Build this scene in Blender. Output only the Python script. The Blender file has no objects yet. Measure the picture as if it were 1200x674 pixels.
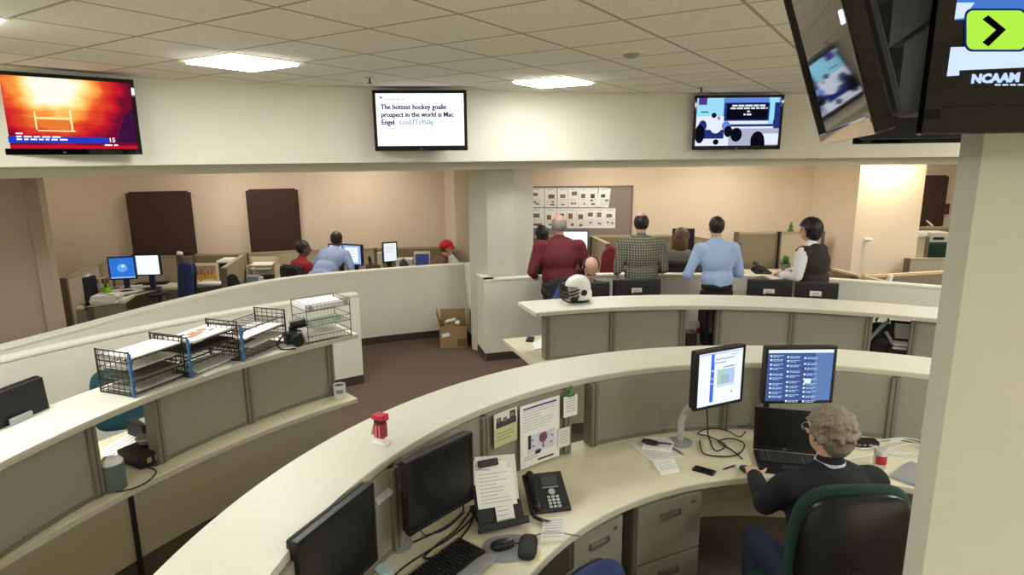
import bpy, bmesh, math, random
from mathutils import Vector, Matrix, noise
random.seed(7)
pi = math.pi
rad = math.radians
COL = bpy.context.scene.collection

# ------------------------------------------------------------------ camera
FPX, PITCH, ROLL, EYE = 726.7, 0.2054, -0.0092, 2.46
cp, sp, cr, sr = math.cos(PITCH), math.sin(PITCH), math.cos(ROLL), math.sin(ROLL)
MR = Matrix(((cr, -sr, 0), (sr, cr, 0), (0, 0, 1))) @ Matrix(((1, 0, 0), (0, -sp, -cp), (0, cp, -sp)))
MT = MR.transposed()

def ray(px, py):
    return MT @ Vector(((px-600)/FPX, (py-337)/FPX, 1.0))
def P(px, py, z):
    d = ray(px, py); t = (z-EYE)/d.z
    return Vector((d.x*t, d.y*t, z))
def PY(px, py, y):
    d = ray(px, py); t = y/d.y
    return Vector((d.x*t, y, EYE+d.z*t))

cam = bpy.data.cameras.new('camera'); cam.lens = 36*FPX/1200; cam.sensor_width = 36
cam.clip_start = 0.05
co = bpy.data.objects.new('camera', cam); COL.objects.link(co)
m3 = Matrix((MR[0], -MR[1], -MR[2])).transposed()
co.matrix_world = Matrix.Translation((0, 0, EYE)) @ m3.to_4x4()
bpy.context.scene.camera = co
sc = bpy.context.scene
sc.view_settings.view_transform = 'Standard'; sc.view_settings.look = 'None'
sc.view_settings.gamma = 1; sc.view_settings.use_curve_mapping = False
sc.view_settings.exposure = 0.97
sc.cycles.diffuse_bounces = 10; sc.cycles.max_bounces = 14
w = bpy.data.worlds.new('world'); sc.world = w; w.use_nodes = True
w.node_tree.nodes['Background'].inputs[0].default_value = (0.02, 0.02, 0.02, 1)

# ------------------------------------------------------------------ materials
def lin(c):
    r = []
    for v in c[:3]:
        v = v/255.0
        r.append(v/12.92 if v <= 0.04045 else ((v+0.055)/1.055)**2.4)
    return tuple(r)+(1.0,)
MATS = {}
def mat(name, rgb, rough=0.6, metal=0.0, ns=0, na=0.0, bs=0, ba=0.0, emit=0.0, spec=0.5, alpha=1.0, trans=0.0):
    if name in MATS: return MATS[name]
    m = bpy.data.materials.new(name); m.use_nodes = True
    nt = m.node_tree; b = nt.nodes['Principled BSDF']
    c = lin(rgb)
    b.inputs['Base Color'].default_value = c
    b.inputs['Roughness'].default_value = rough
    b.inputs['Metallic'].default_value = metal
    b.inputs['Specular IOR Level'].default_value = spec
    if alpha < 1: b.inputs['Alpha'].default_value = alpha
    if trans: b.inputs['Transmission Weight'].default_value = trans
    if emit:
        b.inputs['Emission Color'].default_value = c; b.inputs['Emission Strength'].default_value = emit
    tc = None
    if na:
        tc = nt.nodes.new('ShaderNodeTexCoord')
        n = nt.nodes.new('ShaderNodeTexNoise'); n.inputs['Scale'].default_value = ns; n.inputs['Detail'].default_value = 4
        nt.links.new(tc.outputs['Object'], n.inputs['Vector'])
        mx = nt.nodes.new('ShaderNodeMix'); mx.data_type = 'RGBA'
        mx.inputs[6].default_value = tuple(max(0, v*(1-na)) for v in c[:3])+(1,)
        mx.inputs[7].default_value = tuple(min(1, v*(1+na)) for v in c[:3])+(1,)
        nt.links.new(n.outputs['Fac'], mx.inputs[0]); nt.links.new(mx.outputs[2], b.inputs['Base Color'])
        if emit: nt.links.new(mx.outputs[2], b.inputs['Emission Color'])
    if ba:
        tc = tc or nt.nodes.new('ShaderNodeTexCoord')
        n2 = nt.nodes.new('ShaderNodeTexNoise'); n2.inputs['Scale'].default_value = bs; n2.inputs['Detail'].default_value = 3
        nt.links.new(tc.outputs['Object'], n2.inputs['Vector'])
        bp = nt.nodes.new('ShaderNodeBump'); bp.inputs['Strength'].default_value = ba; bp.inputs['Distance'].default_value = 0.01
        nt.links.new(n2.outputs['Fac'], bp.inputs['Height']); nt.links.new(bp.outputs['Normal'], b.inputs['Normal'])
    MATS[name] = m
    return m
def glow(name, rgb, s=1.0, k=0.56):
    if name in MATS: return MATS[name]
    m = bpy.data.materials.new(name); m.use_nodes = True
    nt = m.node_tree; nt.nodes.remove(nt.nodes['Principled BSDF'])
    e = nt.nodes.new('ShaderNodeEmission'); e.inputs[0].default_value = lin(rgb); e.inputs[1].default_value = s*k
    nt.links.new(e.outputs[0], nt.nodes['Material Output'].inputs[0])
    MATS[name] = m
    return m

LAM = mat('cream_laminate', (226, 223, 208), 0.42, ns=30, na=0.03)
LAMEDGE = mat('laminate_edge', (198, 194, 176), 0.5)
DESK = mat('desk_laminate', (224, 215, 188), 0.35, ns=40, na=0.03)
FAB = mat('panel_fabric', (152, 148, 134), 0.95, ns=120, na=0.18, bs=300, ba=0.3, spec=0.1)
FRAME = mat('panel_frame_paint', (120, 118, 102), 0.5)
BASEP = mat('base_panel_laminate', (178, 170, 146), 0.6, ns=25, na=0.04)
TOE = mat('olive_toe_kick', (84, 82, 64), 0.8)
BLK = mat('black_plastic', (20, 20, 21), 0.4)
BLKM = mat('matte_black_plastic', (19, 19, 20), 0.6)
BLKG = mat('glossy_black', (8, 8, 9), 0.04)
SCROFF = mat('dark_screen', (20, 20, 22), 0.3)
GREYP = mat('grey_plastic', (150, 152, 150), 0.5)
SILV = mat('silver_metal', (170, 172, 170), 0.3, 0.85)
WHT = mat('white_paper', (242, 241, 236), 0.8)
WHT2 = mat('off_white_paper', (226, 224, 214), 0.8)
INK = mat('grey_print', (168, 169, 172), 0.8)
INKD = mat('dark_print', (52, 50, 56), 0.8)
HW = mat('half_wall_paint', (222, 219, 204), 0.85, ns=6, na=0.03, bs=120, ba=0.05)
HWCAP = mat('half_wall_cap', (232, 229, 214), 0.7)
BULK = mat('bulkhead_paint', (224, 221, 206), 0.85, ns=5, na=0.02)
BEIGE = mat('beige_wall_paint', (220, 202, 178), 0.9, ns=4, na=0.03)
TAN = mat('tan_wall_paint', (186, 170, 150), 0.9, ns=4, na=0.03)
BOXW = mat('cream_wall_paint', (228, 212, 188), 0.9, ns=4, na=0.02)
PILW = mat('pillar_paint', (212, 210, 194), 0.8, ns=8, na=0.02)
COLW = mat('column_paint', (206, 204, 190), 0.85, ns=8, na=0.02)
CARPET = mat('brown_carpet', (114, 97, 86), 0.98, ns=160, na=0.5, bs=300, ba=0.6, spec=0.05)
BASEB = mat('brown_baseboard', (66, 52, 42), 0.7)
DOORM = mat('dark_brown_wood', (62, 38, 28), 0.5, ns=12, na=0.25)
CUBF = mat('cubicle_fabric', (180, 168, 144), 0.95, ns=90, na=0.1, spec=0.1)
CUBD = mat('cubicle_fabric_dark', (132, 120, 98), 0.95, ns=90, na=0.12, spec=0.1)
CUBT = mat('cubicle_trim', (98, 84, 64), 0.6)
SKIN = mat('skin', (206, 160, 138), 0.55, ns=30, na=0.06)
SKIND = mat('brown_skin', (116, 76, 56), 0.55, ns=30, na=0.06)
EYE_M = mat('eye_dark', (30, 24, 20), 0.3)

# ------------------------------------------------------------------ mesh builder
class G:
    def __init__(s): s.bm = bmesh.new(); s.mi = 0
    def _f(s, vs):
        try:
            f = s.bm.faces.new(vs); f.material_index = s.mi; return f
        except ValueError: return None
    def box(s, c, d, rz=0, rx=0, ry=0, bev=0.0, mi=None):
        if mi is not None: s.mi = mi
        M = Matrix.Translation(c) @ Matrix.Rotation(rz, 4, 'Z') @ Matrix.Rotation(ry, 4, 'Y') @ Matrix.Rotation(rx, 4, 'X')
        return s.boxm(M, d, bev)
    def boxm(s, M, d, bev=0.0):
        hx, hy, hz = d[0]/2, d[1]/2, d[2]/2
        vs = [s.bm.verts.new(M @ Vector((x, y, z))) for x in (-hx, hx) for y in (-hy, hy) for z in (-hz, hz)]
        fs = [s._f([vs[i] for i in q]) for q in ((0,1,3,2),(4,6,7,5),(0,4,5,1),(2,3,7,6),(0,2,6,4),(1,5,7,3))]
        if bev:
            es = list({e for f in fs for e in f.edges})
            r = bmesh.ops.bevel(s.bm, geom=es, offset=bev, segments=2, profile=0.6, affect='EDGES', clamp_overlap=True)
            for f in r['faces']: f.material_index = s.mi
        return s
    def ring(s, c, ax, r, n, r2=None, up=None):
        ax = Vector(ax).normalized()
        u = Vector(up) if up else (Vector((0, 0, 1)) if abs(ax.z) < 0.9 else Vector((1, 0, 0)))
        a = ax.cross(u).normalized(); b = ax.cross(a)
        r2 = r if r2 is None else r2
        return [s.bm.verts.new(Vector(c)+a*(r*math.cos(2*pi*i/n))+b*(r2*math.sin(2*pi*i/n))) for i in range(n)]
    def skin(s, rings, caps=True, closed=False):
        k = list(zip(rings, rings[1:]+([rings[0]] if closed else [])))
        if not closed: k = list(zip(rings[:-1], rings[1:]))
        for A, B in k:
            n = len(A)
            for i in range(n): s._f([A[i], A[(i+1) % n], B[(i+1) % n], B[i]])
        if caps and not closed:
            s._f(list(reversed(rings[0]))); s._f(rings[-1])
    def cyl(s, a, b, r, r2=None, n=16, mi=None):
        if mi is not None: s.mi = mi
        a, b = Vector(a), Vector(b); ax = b-a
        s.skin([s.ring(a, ax, r, n), s.ring(b, ax, r if r2 is None else r2, n)])
        return s
    def tube(s, pts, r, n=6, smooth=0, mi=None):
        if mi is not None: s.mi = mi
        pts = [Vector(p) for p in pts]
        if smooth: pts = catmull(pts, smooth)
        rings = []
        up = Vector((0.13, 0.07, 0.99))
        for i, p in enumerate(pts):
            t = (pts[min(i+1, len(pts)-1)]-pts[max(i-1, 0)])
            if t.length < 1e-6: t = Vector((0, 0, 1))
            t.normalize()
            if abs(t.dot(up)) > 0.95: up = Vector((0.9, 0.3, 0.1))
            a = t.cross(up).normalized(); b = t.cross(a); up = -b if (-b).dot(up) > 0 else b
            rings.append([s.bm.verts.new(p+a*(r*math.cos(2*pi*k/n))+b*(r*math.sin(2*pi*k/n))) for k in range(n)])
        s.skin(rings); return s
    def lathe(s, prof, n=24, c=(0, 0, 0), mi=None):
        if mi is not None: s.mi = mi
        c = Vector(c)
        rings = [[s.bm.verts.new(c+Vector((r*math.cos(2*pi*i/n), r*math.sin(2*pi*i/n), z))) for i in range(n)] for r, z in prof]
        s.skin(rings); return s
    def prism(s, pts, z0, z1, mi=None):
        if mi is not None: s.mi = mi
        A = [s.bm.verts.new((p[0], p[1], z0)) for p in pts]; B = [s.bm.verts.new((p[0], p[1], z1)) for p in pts]
        s.skin([A, B]); return s
    def poly(s, pts, mi=None):
        if mi is not None: s.mi = mi
        s._f([s.bm.verts.new(p) for p in pts]); return s
    def arc(s, r0, r1, a0, a1, z0, z1, c=(0, 0), n=None, mi=None):
        """annular slab, angles in degrees"""
        if mi is not None: s.mi = mi
        n = n or max(2, int(abs(a1-a0)/2.0))
        rings = []
        for i in range(n+1):
            a = rad(a0+(a1-a0)*i/n); ca, sa = math.cos(a), math.sin(a)
            rings.append([s.bm.verts.new((c[0]+r*ca, c[1]+r*sa, z)) for r, z in ((r0, z0), (r1, z0), (r1, z1), (r0, z1))])
        s.skin(rings); return s
    def wall(s, pts, z0, z1, th, mi=None):
        """slab following a polyline, thickness th to the left of travel"""
        if mi is not None: s.mi = mi
        pts = [Vector((p[0], p[1])) for p in pts]; off = []
        for i, p in enumerate(pts):
            ns = []
            for a, b in ((i-1, i), (i, i+1)):
                if 0 <= a and b < len(pts):
                    d = (pts[b]-pts[a]).normalized(); ns.append(Vector((-d.y, d.x)))
            nn = sum(ns, Vector((0, 0))); nn.normalize()
            k = 1/max(0.4, nn.dot(ns[0]))
            off.append(p+nn*th*k)
        rings = [[s.bm.verts.new((q.x, q.y, z)) for q, z in ((p, z0), (o, z0), (o, z1), (p, z1))] for p, o in zip(pts, off)]
        s.skin(rings); return s
    def ell(s, c, r, nu=16, nv=10, M=None, mi=None):
        if mi is not None: s.mi = mi
        c = Vector(c); M = M or Matrix.Identity(3)
        top = s.bm.verts.new(c+M @ Vector((0, 0, r[2]))); bot = s.bm.verts.new(c+M @ Vector((0, 0, -r[2])))
        rows = []
        for j in range(1, nv):
            t = pi*j/nv
            rows.append([s.bm.verts.new(c+M @ Vector((r[0]*math.sin(t)*math.cos(2*pi*i/nu), r[1]*math.sin(t)*math.sin(2*pi*i/nu), r[2]*math.cos(t)))) for i in range(nu)])
        for i in range(nu):
            s._f([top, rows[0][i], rows[0][(i+1) % nu]]); s._f([bot, rows[-1][(i+1) % nu], rows[-1][i]])
        s.skin(rows, caps=False); return s
    def cap(s, a, b, r0, r1, n=12):
        """tapered capsule"""
        a, b = Vector(a), Vector(b); ax = b-a; L = ax.length
        if L < 1e-5: return s.ell(a, (r0, r0, r0))
        ax.normalize(); rings = []
        for t in (80, 55, 30, 0): rings.append(s.ring(a-ax*(r0*math.sin(rad(t))), ax, r0*math.cos(rad(t)), n))
        for t in (0, 30, 55, 80): rings.append(s.ring(b+ax*(r1*math.sin(rad(t))), ax, r1*math.cos(rad(t)), n))
        s.skin(rings); return s
    def cushion(s, c, d, e=0.45, M=None, nu=28, nv=14, mi=None):
        """superellipsoid pad, d full sizes (z thin)"""
        if mi is not None: s.mi = mi
        c = Vector(c); M = M or Matrix.Identity(3)
        f = lambda v, k: math.copysign(abs(v)**k, v)
        rows = []
        for j in range(nv+1):
            t = -pi/2+pi*j/nv; ct, st = f(math.cos(t), 0.5), f(math.sin(t), 0.7)
            ct = max(ct, 0.02)
            rows.append([s.bm.verts.new(c+M @ Vector((d[0]/2*ct*f(math.cos(2*pi*i/nu), e), d[1]/2*ct*f(math.sin(2*pi*i/nu), e), d[2]/2*st))) for i in range(nu)])
        s.skin(rows); return s
    def xf(s, M):
        bmesh.ops.transform(s.bm, matrix=M, verts=s.bm.verts); return s
    def build(s, name, mats, parent=None, loc=None, rot=None, smooth=False):
        bmesh.ops.recalc_face_normals(s.bm, faces=s.bm.faces)
        me = bpy.data.meshes.new(name)
        s.bm.to_mesh(me); s.bm.free()
        for m in (mats if isinstance(mats, (list, tuple)) else [mats]): me.materials.append(m)
        if smooth:
            for p in me.polygons: p.use_smooth = True
            try: me.set_sharp_from_angle(angle=rad(40))
            except Exception: pass
        o = bpy.data.objects.new(name, me); COL.objects.link(o)
        if parent: o.parent = parent
        if loc is not None: o.location = loc
        if rot is not None: o.rotation_euler = rot
        return o

def catmull(pts, k):
    out = []
    n = len(pts)
    for i in range(n-1):
        p0, p1, p2, p3 = pts[max(i-1, 0)], pts[i], pts[i+1], pts[min(i+2, n-1)]
        for j in range(k):
            t = j/k
            out.append(0.5*((2*p1)+(p2-p0)*t+(2*p0-5*p1+4*p2-p3)*t*t+(3*p1-p0-3*p2+p3)*t**3))
    out.append(pts[-1]); return out

def tag(o, label, cat, group=None, kind=None):
    o['label'] = label; o['category'] = cat
    if group: o['group'] = group
    if kind: o['kind'] = kind
    return o
def thing(name, label, cat, loc=(0, 0, 0), rz=0, group=None):
    o = bpy.data.objects.new(name, None); COL.objects.link(o); o.empty_display_size = 0.1
    o.location = loc; o.rotation_euler = (0, 0, rz)
    return tag(o, label, cat, group)
def struct(o): o['kind'] = 'structure'; return o
def text(body, size, m, parent, loc, rot=(pi/2, 0, 0), name='lettering', align='LEFT', ext=0.0005, bold=0.0, sx=1.0, dup=()):
    c = bpy.data.curves.new(name, 'FONT'); c.body = body; c.size = size; c.align_x = align; c.extrude = ext; c.offset = bold
    c.resolution_u = 2
    t = bpy.data.objects.new(name+'_tmp', c); COL.objects.link(t)
    dg = bpy.context.evaluated_depsgraph_get()
    me = bpy.data.meshes.new_from_object(t.evaluated_get(dg))
    bpy.data.objects.remove(t)
    if dup:
        bm = bmesh.new(); bm.from_mesh(me); base = bm.verts[:]+bm.edges[:]+bm.faces[:]
        for dx, dy in dup:
            r = bmesh.ops.duplicate(bm, geom=base); bmesh.ops.translate(bm, vec=(dx, dy, 0), verts=[v for v in r['geom'] if isinstance(v, bmesh.types.BMVert)])
        bm.to_mesh(me); bm.free()
    me.materials.clear(); me.materials.append(m)
    o = bpy.data.objects.new(name, me); COL.objects.link(o)
    o.parent = parent; o.location = loc; o.rotation_euler = rot; o.scale = (sx, 1, 1)
    return o
def remesh(g, name, m, parent=None, voxel=0.01, smooth=4, fold=0.0, fs=9.0, keep=None):
    """one continuous skin over overlapping volumes"""
    bmesh.ops.recalc_face_normals(g.bm, faces=g.bm.faces)
    me = bpy.data.meshes.new(name+'_tmp'); g.bm.to_mesh(me); g.bm.free()
    t = bpy.data.objects.new(name+'_tmp', me); COL.objects.link(t)
    r = t.modifiers.new('r', 'REMESH'); r.mode = 'VOXEL'; r.voxel_size = voxel
    if smooth:
        q = t.modifiers.new('s', 'SMOOTH'); q.iterations = smooth; q.factor = 0.5
    dg = bpy.context.evaluated_depsgraph_get()
    me2 = bpy.data.meshes.new_from_object(t.evaluated_get(dg)); me2.name = name
    bpy.data.objects.remove(t)
    if fold:
        nn = [v.normal.copy() for v in me2.vertices]
        for v, n in zip(me2.vertices, nn):
            p = v.co
            k = noise.noise(Vector((p.x*fs, p.y*fs, p.z*fs*0.6)))+0.5*noise.noise(p*fs*2.3)
            v.co = p+n*(k*fold)
    me2.materials.clear(); me2.materials.append(m)
    for p in me2.polygons: p.use_smooth = True
    o = bpy.data.objects.new(name, me2); COL.objects.link(o)
    if parent: o.parent = parent
    return o

C0 = Vector((1.46, 1.50))
def pol(r, a, c=C0, z=0.0):
    return Vector((c[0]+r*math.cos(rad(a)), c[1]+r*math.sin(rad(a)), z))
def ang(p, c=C0): return math.degrees(math.atan2(p.y-c[1], p.x-c[0]))
# ================================================================== SETTING
g = G(); g.poly([(-11, 1.0, 0), (13, 1.0, 0), (13, 13, 0), (-11, 13, 0)])
struct(g.build('floor', CARPET))
g = G(); g.poly([(-11, -6, 0), (13, -6, 0), (13, 1.0, 0), (-11, 1.0, 0)])  # unseen floor behind the camera, made pale to bounce light upward
struct(g.build('floor_bounce', mat('pale_bounce', (226, 220, 204), 0.5, ns=3, na=0.03)))

# ceiling lattice (2 ft tiles turned about 58 degrees)
CS, YAW, ASP, OX, OY, CZ = 0.6106, 1.0054, 1.0375, -2.3687, 4.376, 3.18
def cell(i, j):
    a = Vector((math.cos(YAW), math.sin(YAW))); b = Vector((-math.sin(YAW), math.cos(YAW)))
    return (a*i+b*j*ASP+Vector((OX, OY)))*CS
def ceil_mat():
    m = bpy.data.materials.new('ceiling_tile'); m.use_nodes = True
    nt = m.node_tree; N = nt.nodes; L = nt.links; b = N['Principled BSDF']; b.inputs['Roughness'].default_value = 0.95
    b.inputs['Specular IOR Level'].default_value = 0.1
    geo = N.new('ShaderNodeNewGeometry'); sep = N.new('ShaderNodeSeparateXYZ'); L.new(geo.outputs['Position'], sep.inputs[0])
    def mth(op, a, c=None):
        n = N.new('ShaderNodeMath'); n.operation = op
        for k, v in ((0, a), (1, c)):
            if v is None: continue
            if isinstance(v, (int, float)): n.inputs[k].default_value = v
            else: L.new(v, n.inputs[k])
        return n.outputs[0]
    def coord(ax, ay, k):
        u = mth('ADD', mth('MULTIPLY', sep.outputs[0], ax/CS), mth('MULTIPLY', sep.outputs[1], ay/CS))
        u = mth('MULTIPLY', mth('SUBTRACT', u, OX*ax+OY*ay), k)
        f = mth('FRACT', mth('ADD', u, 100.5))
        return mth('ABSOLUTE', mth('SUBTRACT', f, 0.5))
    d = mth('MINIMUM', coord(math.cos(YAW), math.sin(YAW), 1), coord(-math.sin(YAW), math.cos(YAW), 1/ASP))
    line = mth('LESS_THAN', d, 0.017)
    ns = N.new('ShaderNodeTexNoise'); ns.inputs['Scale'].default_value = 60; ns.inputs['Detail'].default_value = 5
    L.new(geo.outputs['Position'], ns.inputs['Vector'])
    r = N.new('ShaderNodeMix'); r.data_type = 'RGBA'; r.inputs[6].default_value = lin((214, 210, 196)); r.inputs[7].default_value = lin((250, 247, 236))
    L.new(ns.outputs['Fac'], r.inputs[0])
    q = N.new('ShaderNodeMix'); q.data_type = 'RGBA'; q.inputs[7].default_value = lin((172, 166, 148))
    L.new(line, q.inputs[0]); L.new(r.outputs[2], q.inputs[6]); L.new(q.outputs[2], b.inputs['Base Color'])
    return m
CEILM = ceil_mat()
# bulkhead line (plan), right to left as seen, then closed round behind the camera
BK = [(8.6, 6.3), (7.2, 7.3), (5.42, 7.75), (3.26, 7.70), (2.17, 7.56), (0.4, 7.2), (-1.38, 6.66), (-2.5, 6.2), (-3.2, 5.72), (-3.6, 5.2), (-4.1, 4.35), (-4.7, 2.6), (-5.0, 0.5), (-5.0, -4.5), (8.6, -4.5)]
g = G(); g.poly([(x, y, CZ) for x, y in BK])
struct(g.build('ceiling', CEILM))
g = G(); g.wall([BK[-1]]+BK, 2.43, CZ+0.02, -0.14)
o = struct(g.build('wall_bulkhead', BULK, smooth=True))
# set-back lower lip of the bulkhead
def offs(pts, d):
    out = []
    for i, p in enumerate(pts):
        p = Vector(p); a = Vector(pts[i-1]) if i else None; b = Vector(pts[i+1]) if i < len(pts)-1 else None
        ds = [(p-a).normalized()] if a else []
        if b is not None: ds.append((b-p).normalized())
        dd = sum(ds, Vector((0, 0))).normalized(); out.append(p+Vector((dd.y, -dd.x))*d)
    return out
LIP = offs([BK[-1]]+BK, 0.38)
g = G(); g.wall(LIP, 2.335, 2.9, -0.12)
struct(g.build('trim_bulkhead_lip', BULK, smooth=True))
g = G(); A = offs([BK[-1]]+BK, 0.10); B_ = LIP
for i in range(len(A)-1):
    g.poly([(A[i].x, A[i].y, 2.432), (A[i+1].x, A[i+1].y, 2.432), (B_[i+1].x, B_[i+1].y, 2.432), (B_[i].x, B_[i].y, 2.432)])
struct(g.build('trim_bulkhead_soffit', BULK))
# outer ceiling around the bulkhead
OZ = 2.62
A = offs([BK[-1]]+BK, 0.45); g = G()
cen = Vector((1.5, 2.0))
Bo = [cen+(p-cen).normalized()*14 for p in A]
for i in range(len(A)-1):
    g.poly([(A[i].x, A[i].y, OZ), (A[i+1].x, A[i+1].y, OZ), (Bo[i+1].x, Bo[i+1].y, OZ), (Bo[i].x, Bo[i].y, OZ)])
struct(g.build('ceiling_outer', CEILM))
# outer walls
def wallobj(name, pts, m, z1=2.62, th=0.12, base=True):
    o = struct(G().wall(pts, 0, z1, th).build(name, m))
    if base:
        q = G().wall([Vector(p[:2]) for p in offs(pts, 0.0)], 0.0, 0.1, -0.012); struct(q.build(name.replace('wall', 'baseboard'), BASEB))
    return o
WB = [(-7.6, 8.3), (-6.4, 8.75), (-4.9, 9.25), (-3.2, 9.66), (-1.05, 9.9)]
wallobj('wall_back_left', list(reversed(WB)), BEIGE, th=-0.12, base=False)
wallobj('wall_back_pilaster', [(-1.05, 9.9), (-0.88, 9.72), (-0.5, 9.72), (-0.5, 9.5)], BEIGE, base=False)
wallobj('wall_back', [(-0.5, 9.5), (4.58, 9.5)], BEIGE, base=False)
g = G(); g.prism([(4.58, 9.62), (4.58, 9.5), PY(1002, 260, 8.75)[:2], PY(1078, 260, 8.75)[:2], (PY(1078, 260, 8.75).x, 9.62)], 0, OZ); struct(g.build('wall_closet_block', BOXW))
wallobj('wall_far_right', [(5.2, 11.2), (11.5, 11.2)], BEIGE, base=False)
wallobj('wall_right', [(11.5, 11.3), (11.5, -5)], BEIGE, base=False)
wallobj('wall_left_return', [(-5.12, 6.8), (-7.0, 8.4)], TAN, base=False)
wallobj('wall_left', [(-9.5, 6.1), (-6.55, 6.6), (-5.12, 6.8)], TAN, base=False)
wallobj('wall_left_side', [(-9.5, -5), (-9.5, 6.2)], TAN, base=False)
wallobj('wall_rear', [(11.5, -5), (-9.5, -5)], BULK, base=False)

# half walls
def halfwall(name, pts, flip=1, z1=1.03):
    struct(G().wall(pts, 0.0, z1-0.02, 0.12*flip).build('wall_half_'+name, HW, smooth=True))
    q = offs(pts, 0.008*flip)
    struct(G().wall(q, z1-0.02, z1, 0.136*flip).build('trim_cap_'+name, HWCAP, smooth=True))
    struct(G().wall(q, 0.0, 0.1, 0.006).build('baseboard_'+name, BASEB)) if flip > 0 else struct(G().wall(offs(pts, 0.008*flip), 0.0, 0.1, -0.006).build('baseboard_'+name, BASEB))
H1 = catmull([Vector(p) for p in [(-4.75, 2.6), (-4.4, 3.8), (-4.10, 4.776), (-3.90, 5.35), (-3.53, 6.45), (-2.95, 7.5), (-2.03, 8.1), (-0.68, 8.62)]], 6)
halfwall('outer_curve', offs(list(reversed(H1)), -0.05), flip=-1, z1=1.02)
halfwall('corner', [(-0.68, 8.62), (-0.335, 7.35)], flip=1)
H3 = [pol(6.11, a)[:2] for a in [107.1-2.5*i for i in range(24)]]
halfwall('right_curve', H3, flip=1)
H2 = [pol(6.0, a)[:2] for a in [121.5+3*i for i in range(20)]]
halfwall('left_curve', H2, flip=-1)
g = G().wall([H2[0], pol(6.12, 121.5)[:2]], 0, 1.03, 0.01); struct(g.build('trim_half_wall_end', HWCAP))

# octagonal column behind the corner
g = G(); n = 8; cc = Vector((-0.13, 8.02))
pts = [(cc.x+0.44*math.cos(rad(22.5+45*i)), cc.y+0.44*math.sin(rad(22.5+45*i))) for i in range(8)]
g.prism(pts, 0, 2.7); struct(g.build('column_octagonal', COLW))

# central pillar that carries the screens, right of the camera
NN = Vector((0.93, 1.25)); T1 = Vector((0.5, 0.866)); T2 = Vector((0.866, -0.5))
g = G(); p0 = NN; p1 = NN+T1*0.4; p2 = p1+T2*0.62; p3 = NN+T2*0.62
g.prism([p0, p1, p2, p3], 0, CZ); struct(g.build('pillar', PILW))

# doors
def door(n, a, b, ztop, hx):
    a, b = Vector(a), Vector(b); d = b-a; L = d.length; rz = math.atan2(d.y, d.x)
    t = bpy.data.objects.new('door_%d' % n, None); COL.objects.link(t); t.location = (a.x, a.y, 0); t.rotation_euler = (0, 0, rz); struct(t)
    G().box((L/2, 0, ztop/2), (L, 0.05, ztop)).build('leaf', DOORM, t)
    f = G()
    f.box((-0.02, 0.01, ztop/2), (0.04, 0.05, ztop+0.04)); f.box((L+0.02, 0.01, ztop/2), (0.04, 0.05, ztop+0.04)); f.box((L/2, 0.01, ztop+0.02), (L, 0.05, 0.04))
    f.build('frame', DOORM, t)
    h = G(); h.cyl((hx*L, -0.025, 1.0), (hx*L, -0.07, 1.0), 0.03); h.cyl((hx*L, -0.07, 1.0), (hx*L+0.12*(1 if hx < 0.5 else -1), -0.075, 1.0), 0.011)
    h.build('handle', SILV, t)
door(1, PY(152.5, 240, 8.93)[:2], PY(221, 240, 9.14)[:2], 2.0, 0.92)
door(2, PY(292.5, 240, 9.42)[:2], PY(347, 240, 9.60)[:2], 2.0, 0.08)
door(3, PY(1074, 230, 11.1)[:2], PY(1106, 230, 11.1)[:2], 2.06, 0.1)

# ------------------------------------------------------------------ ceiling fixtures
LIGHT = glow('light_diffuser', (243, 247, 243), 18.5, 1.0)
def troffer(i, j, label, z=CZ, quad=None, m=None, name='ceiling_light', grp=None):
    q = quad or [cell(i, j), cell(i+1, j), cell(i+1, j+1), cell(i, j+1)]
    c = sum(q, Vector((0, 0)))/4
    t = thing(name, label, 'ceiling light', (c.x, c.y, z), 0, grp)
    def ins(k): return [Vector((p.x-c.x, p.y-c.y))*k for p in q]
    O, I = ins(0.985), ins(0.88)
    f = G()
    for a in range(4):
        b = (a+1) % 4
        for zz in (-0.012,):
            f.poly([(O[a].x, O[a].y, zz), (O[b].x, O[b].y, zz), (I[b].x, I[b].y, zz), (I[a].x, I[a].y, zz)])
            f.poly([(O[a].x, O[a].y, -0.001), (O[b].x, O[b].y, -0.001), (O[b].x, O[b].y, zz), (O[a].x, O[a].y, zz)])
    f.build('frame', mat('fixture_white', (235, 232, 220), 0.5), t)
    d = G(); d.prism(I, -0.028, -0.004); d.build('diffuser', m or LIGHT, t)
    return t
LAB = 'white square recessed ceiling light '
troffer(2, 2, LAB+'between the fire-scene television and the text television')
troffer(6, 0, LAB+'between the text television and the classroom television')
troffer(-1, 2, LAB+'just entering at the left edge above the fire-scene television')
def inpoly(p):
    r = False; n = len(BK)
    for k in range(n):
        (x1, y1), (x2, y2) = BK[k], BK[(k+1) % n]
        if (y1 > p.y) != (y2 > p.y) and p.x < (x2-x1)*(p.y-y1)/(y2-y1)+x1: r = not r
    return r
def pyx(p):
    c = MR @ Vector((p.x, p.y, CZ-EYE)); return (600+FPX*c.x/c.z, 337+FPX*c.y/c.z) if c.z > 0.05 else (0, -999)
for i in range(-12, 14, 3):  # unseen fixtures added overhead to brighten the room
    for j in range(-14, 8, 3):
        q = [cell(i, j), cell(i+1, j), cell(i+1, j+1), cell(i, j+1)]
        pp = [pyx(p) for p in q]
        if all(inpoly(p) for p in q) and all(b < -12 or a > 1235 for a, b in pp) and (q[0]-Vector((0.6, 1.4))).length > 2.3 and q[0].y > -1.6:
            troffer(i, j, LAB+'added unseen overhead for brightness', grp='ceiling lights added unseen overhead for brightness')
OUTL = glow('outer_light_diffuser', (255, 246, 234), 10.5, 1.0)
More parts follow.
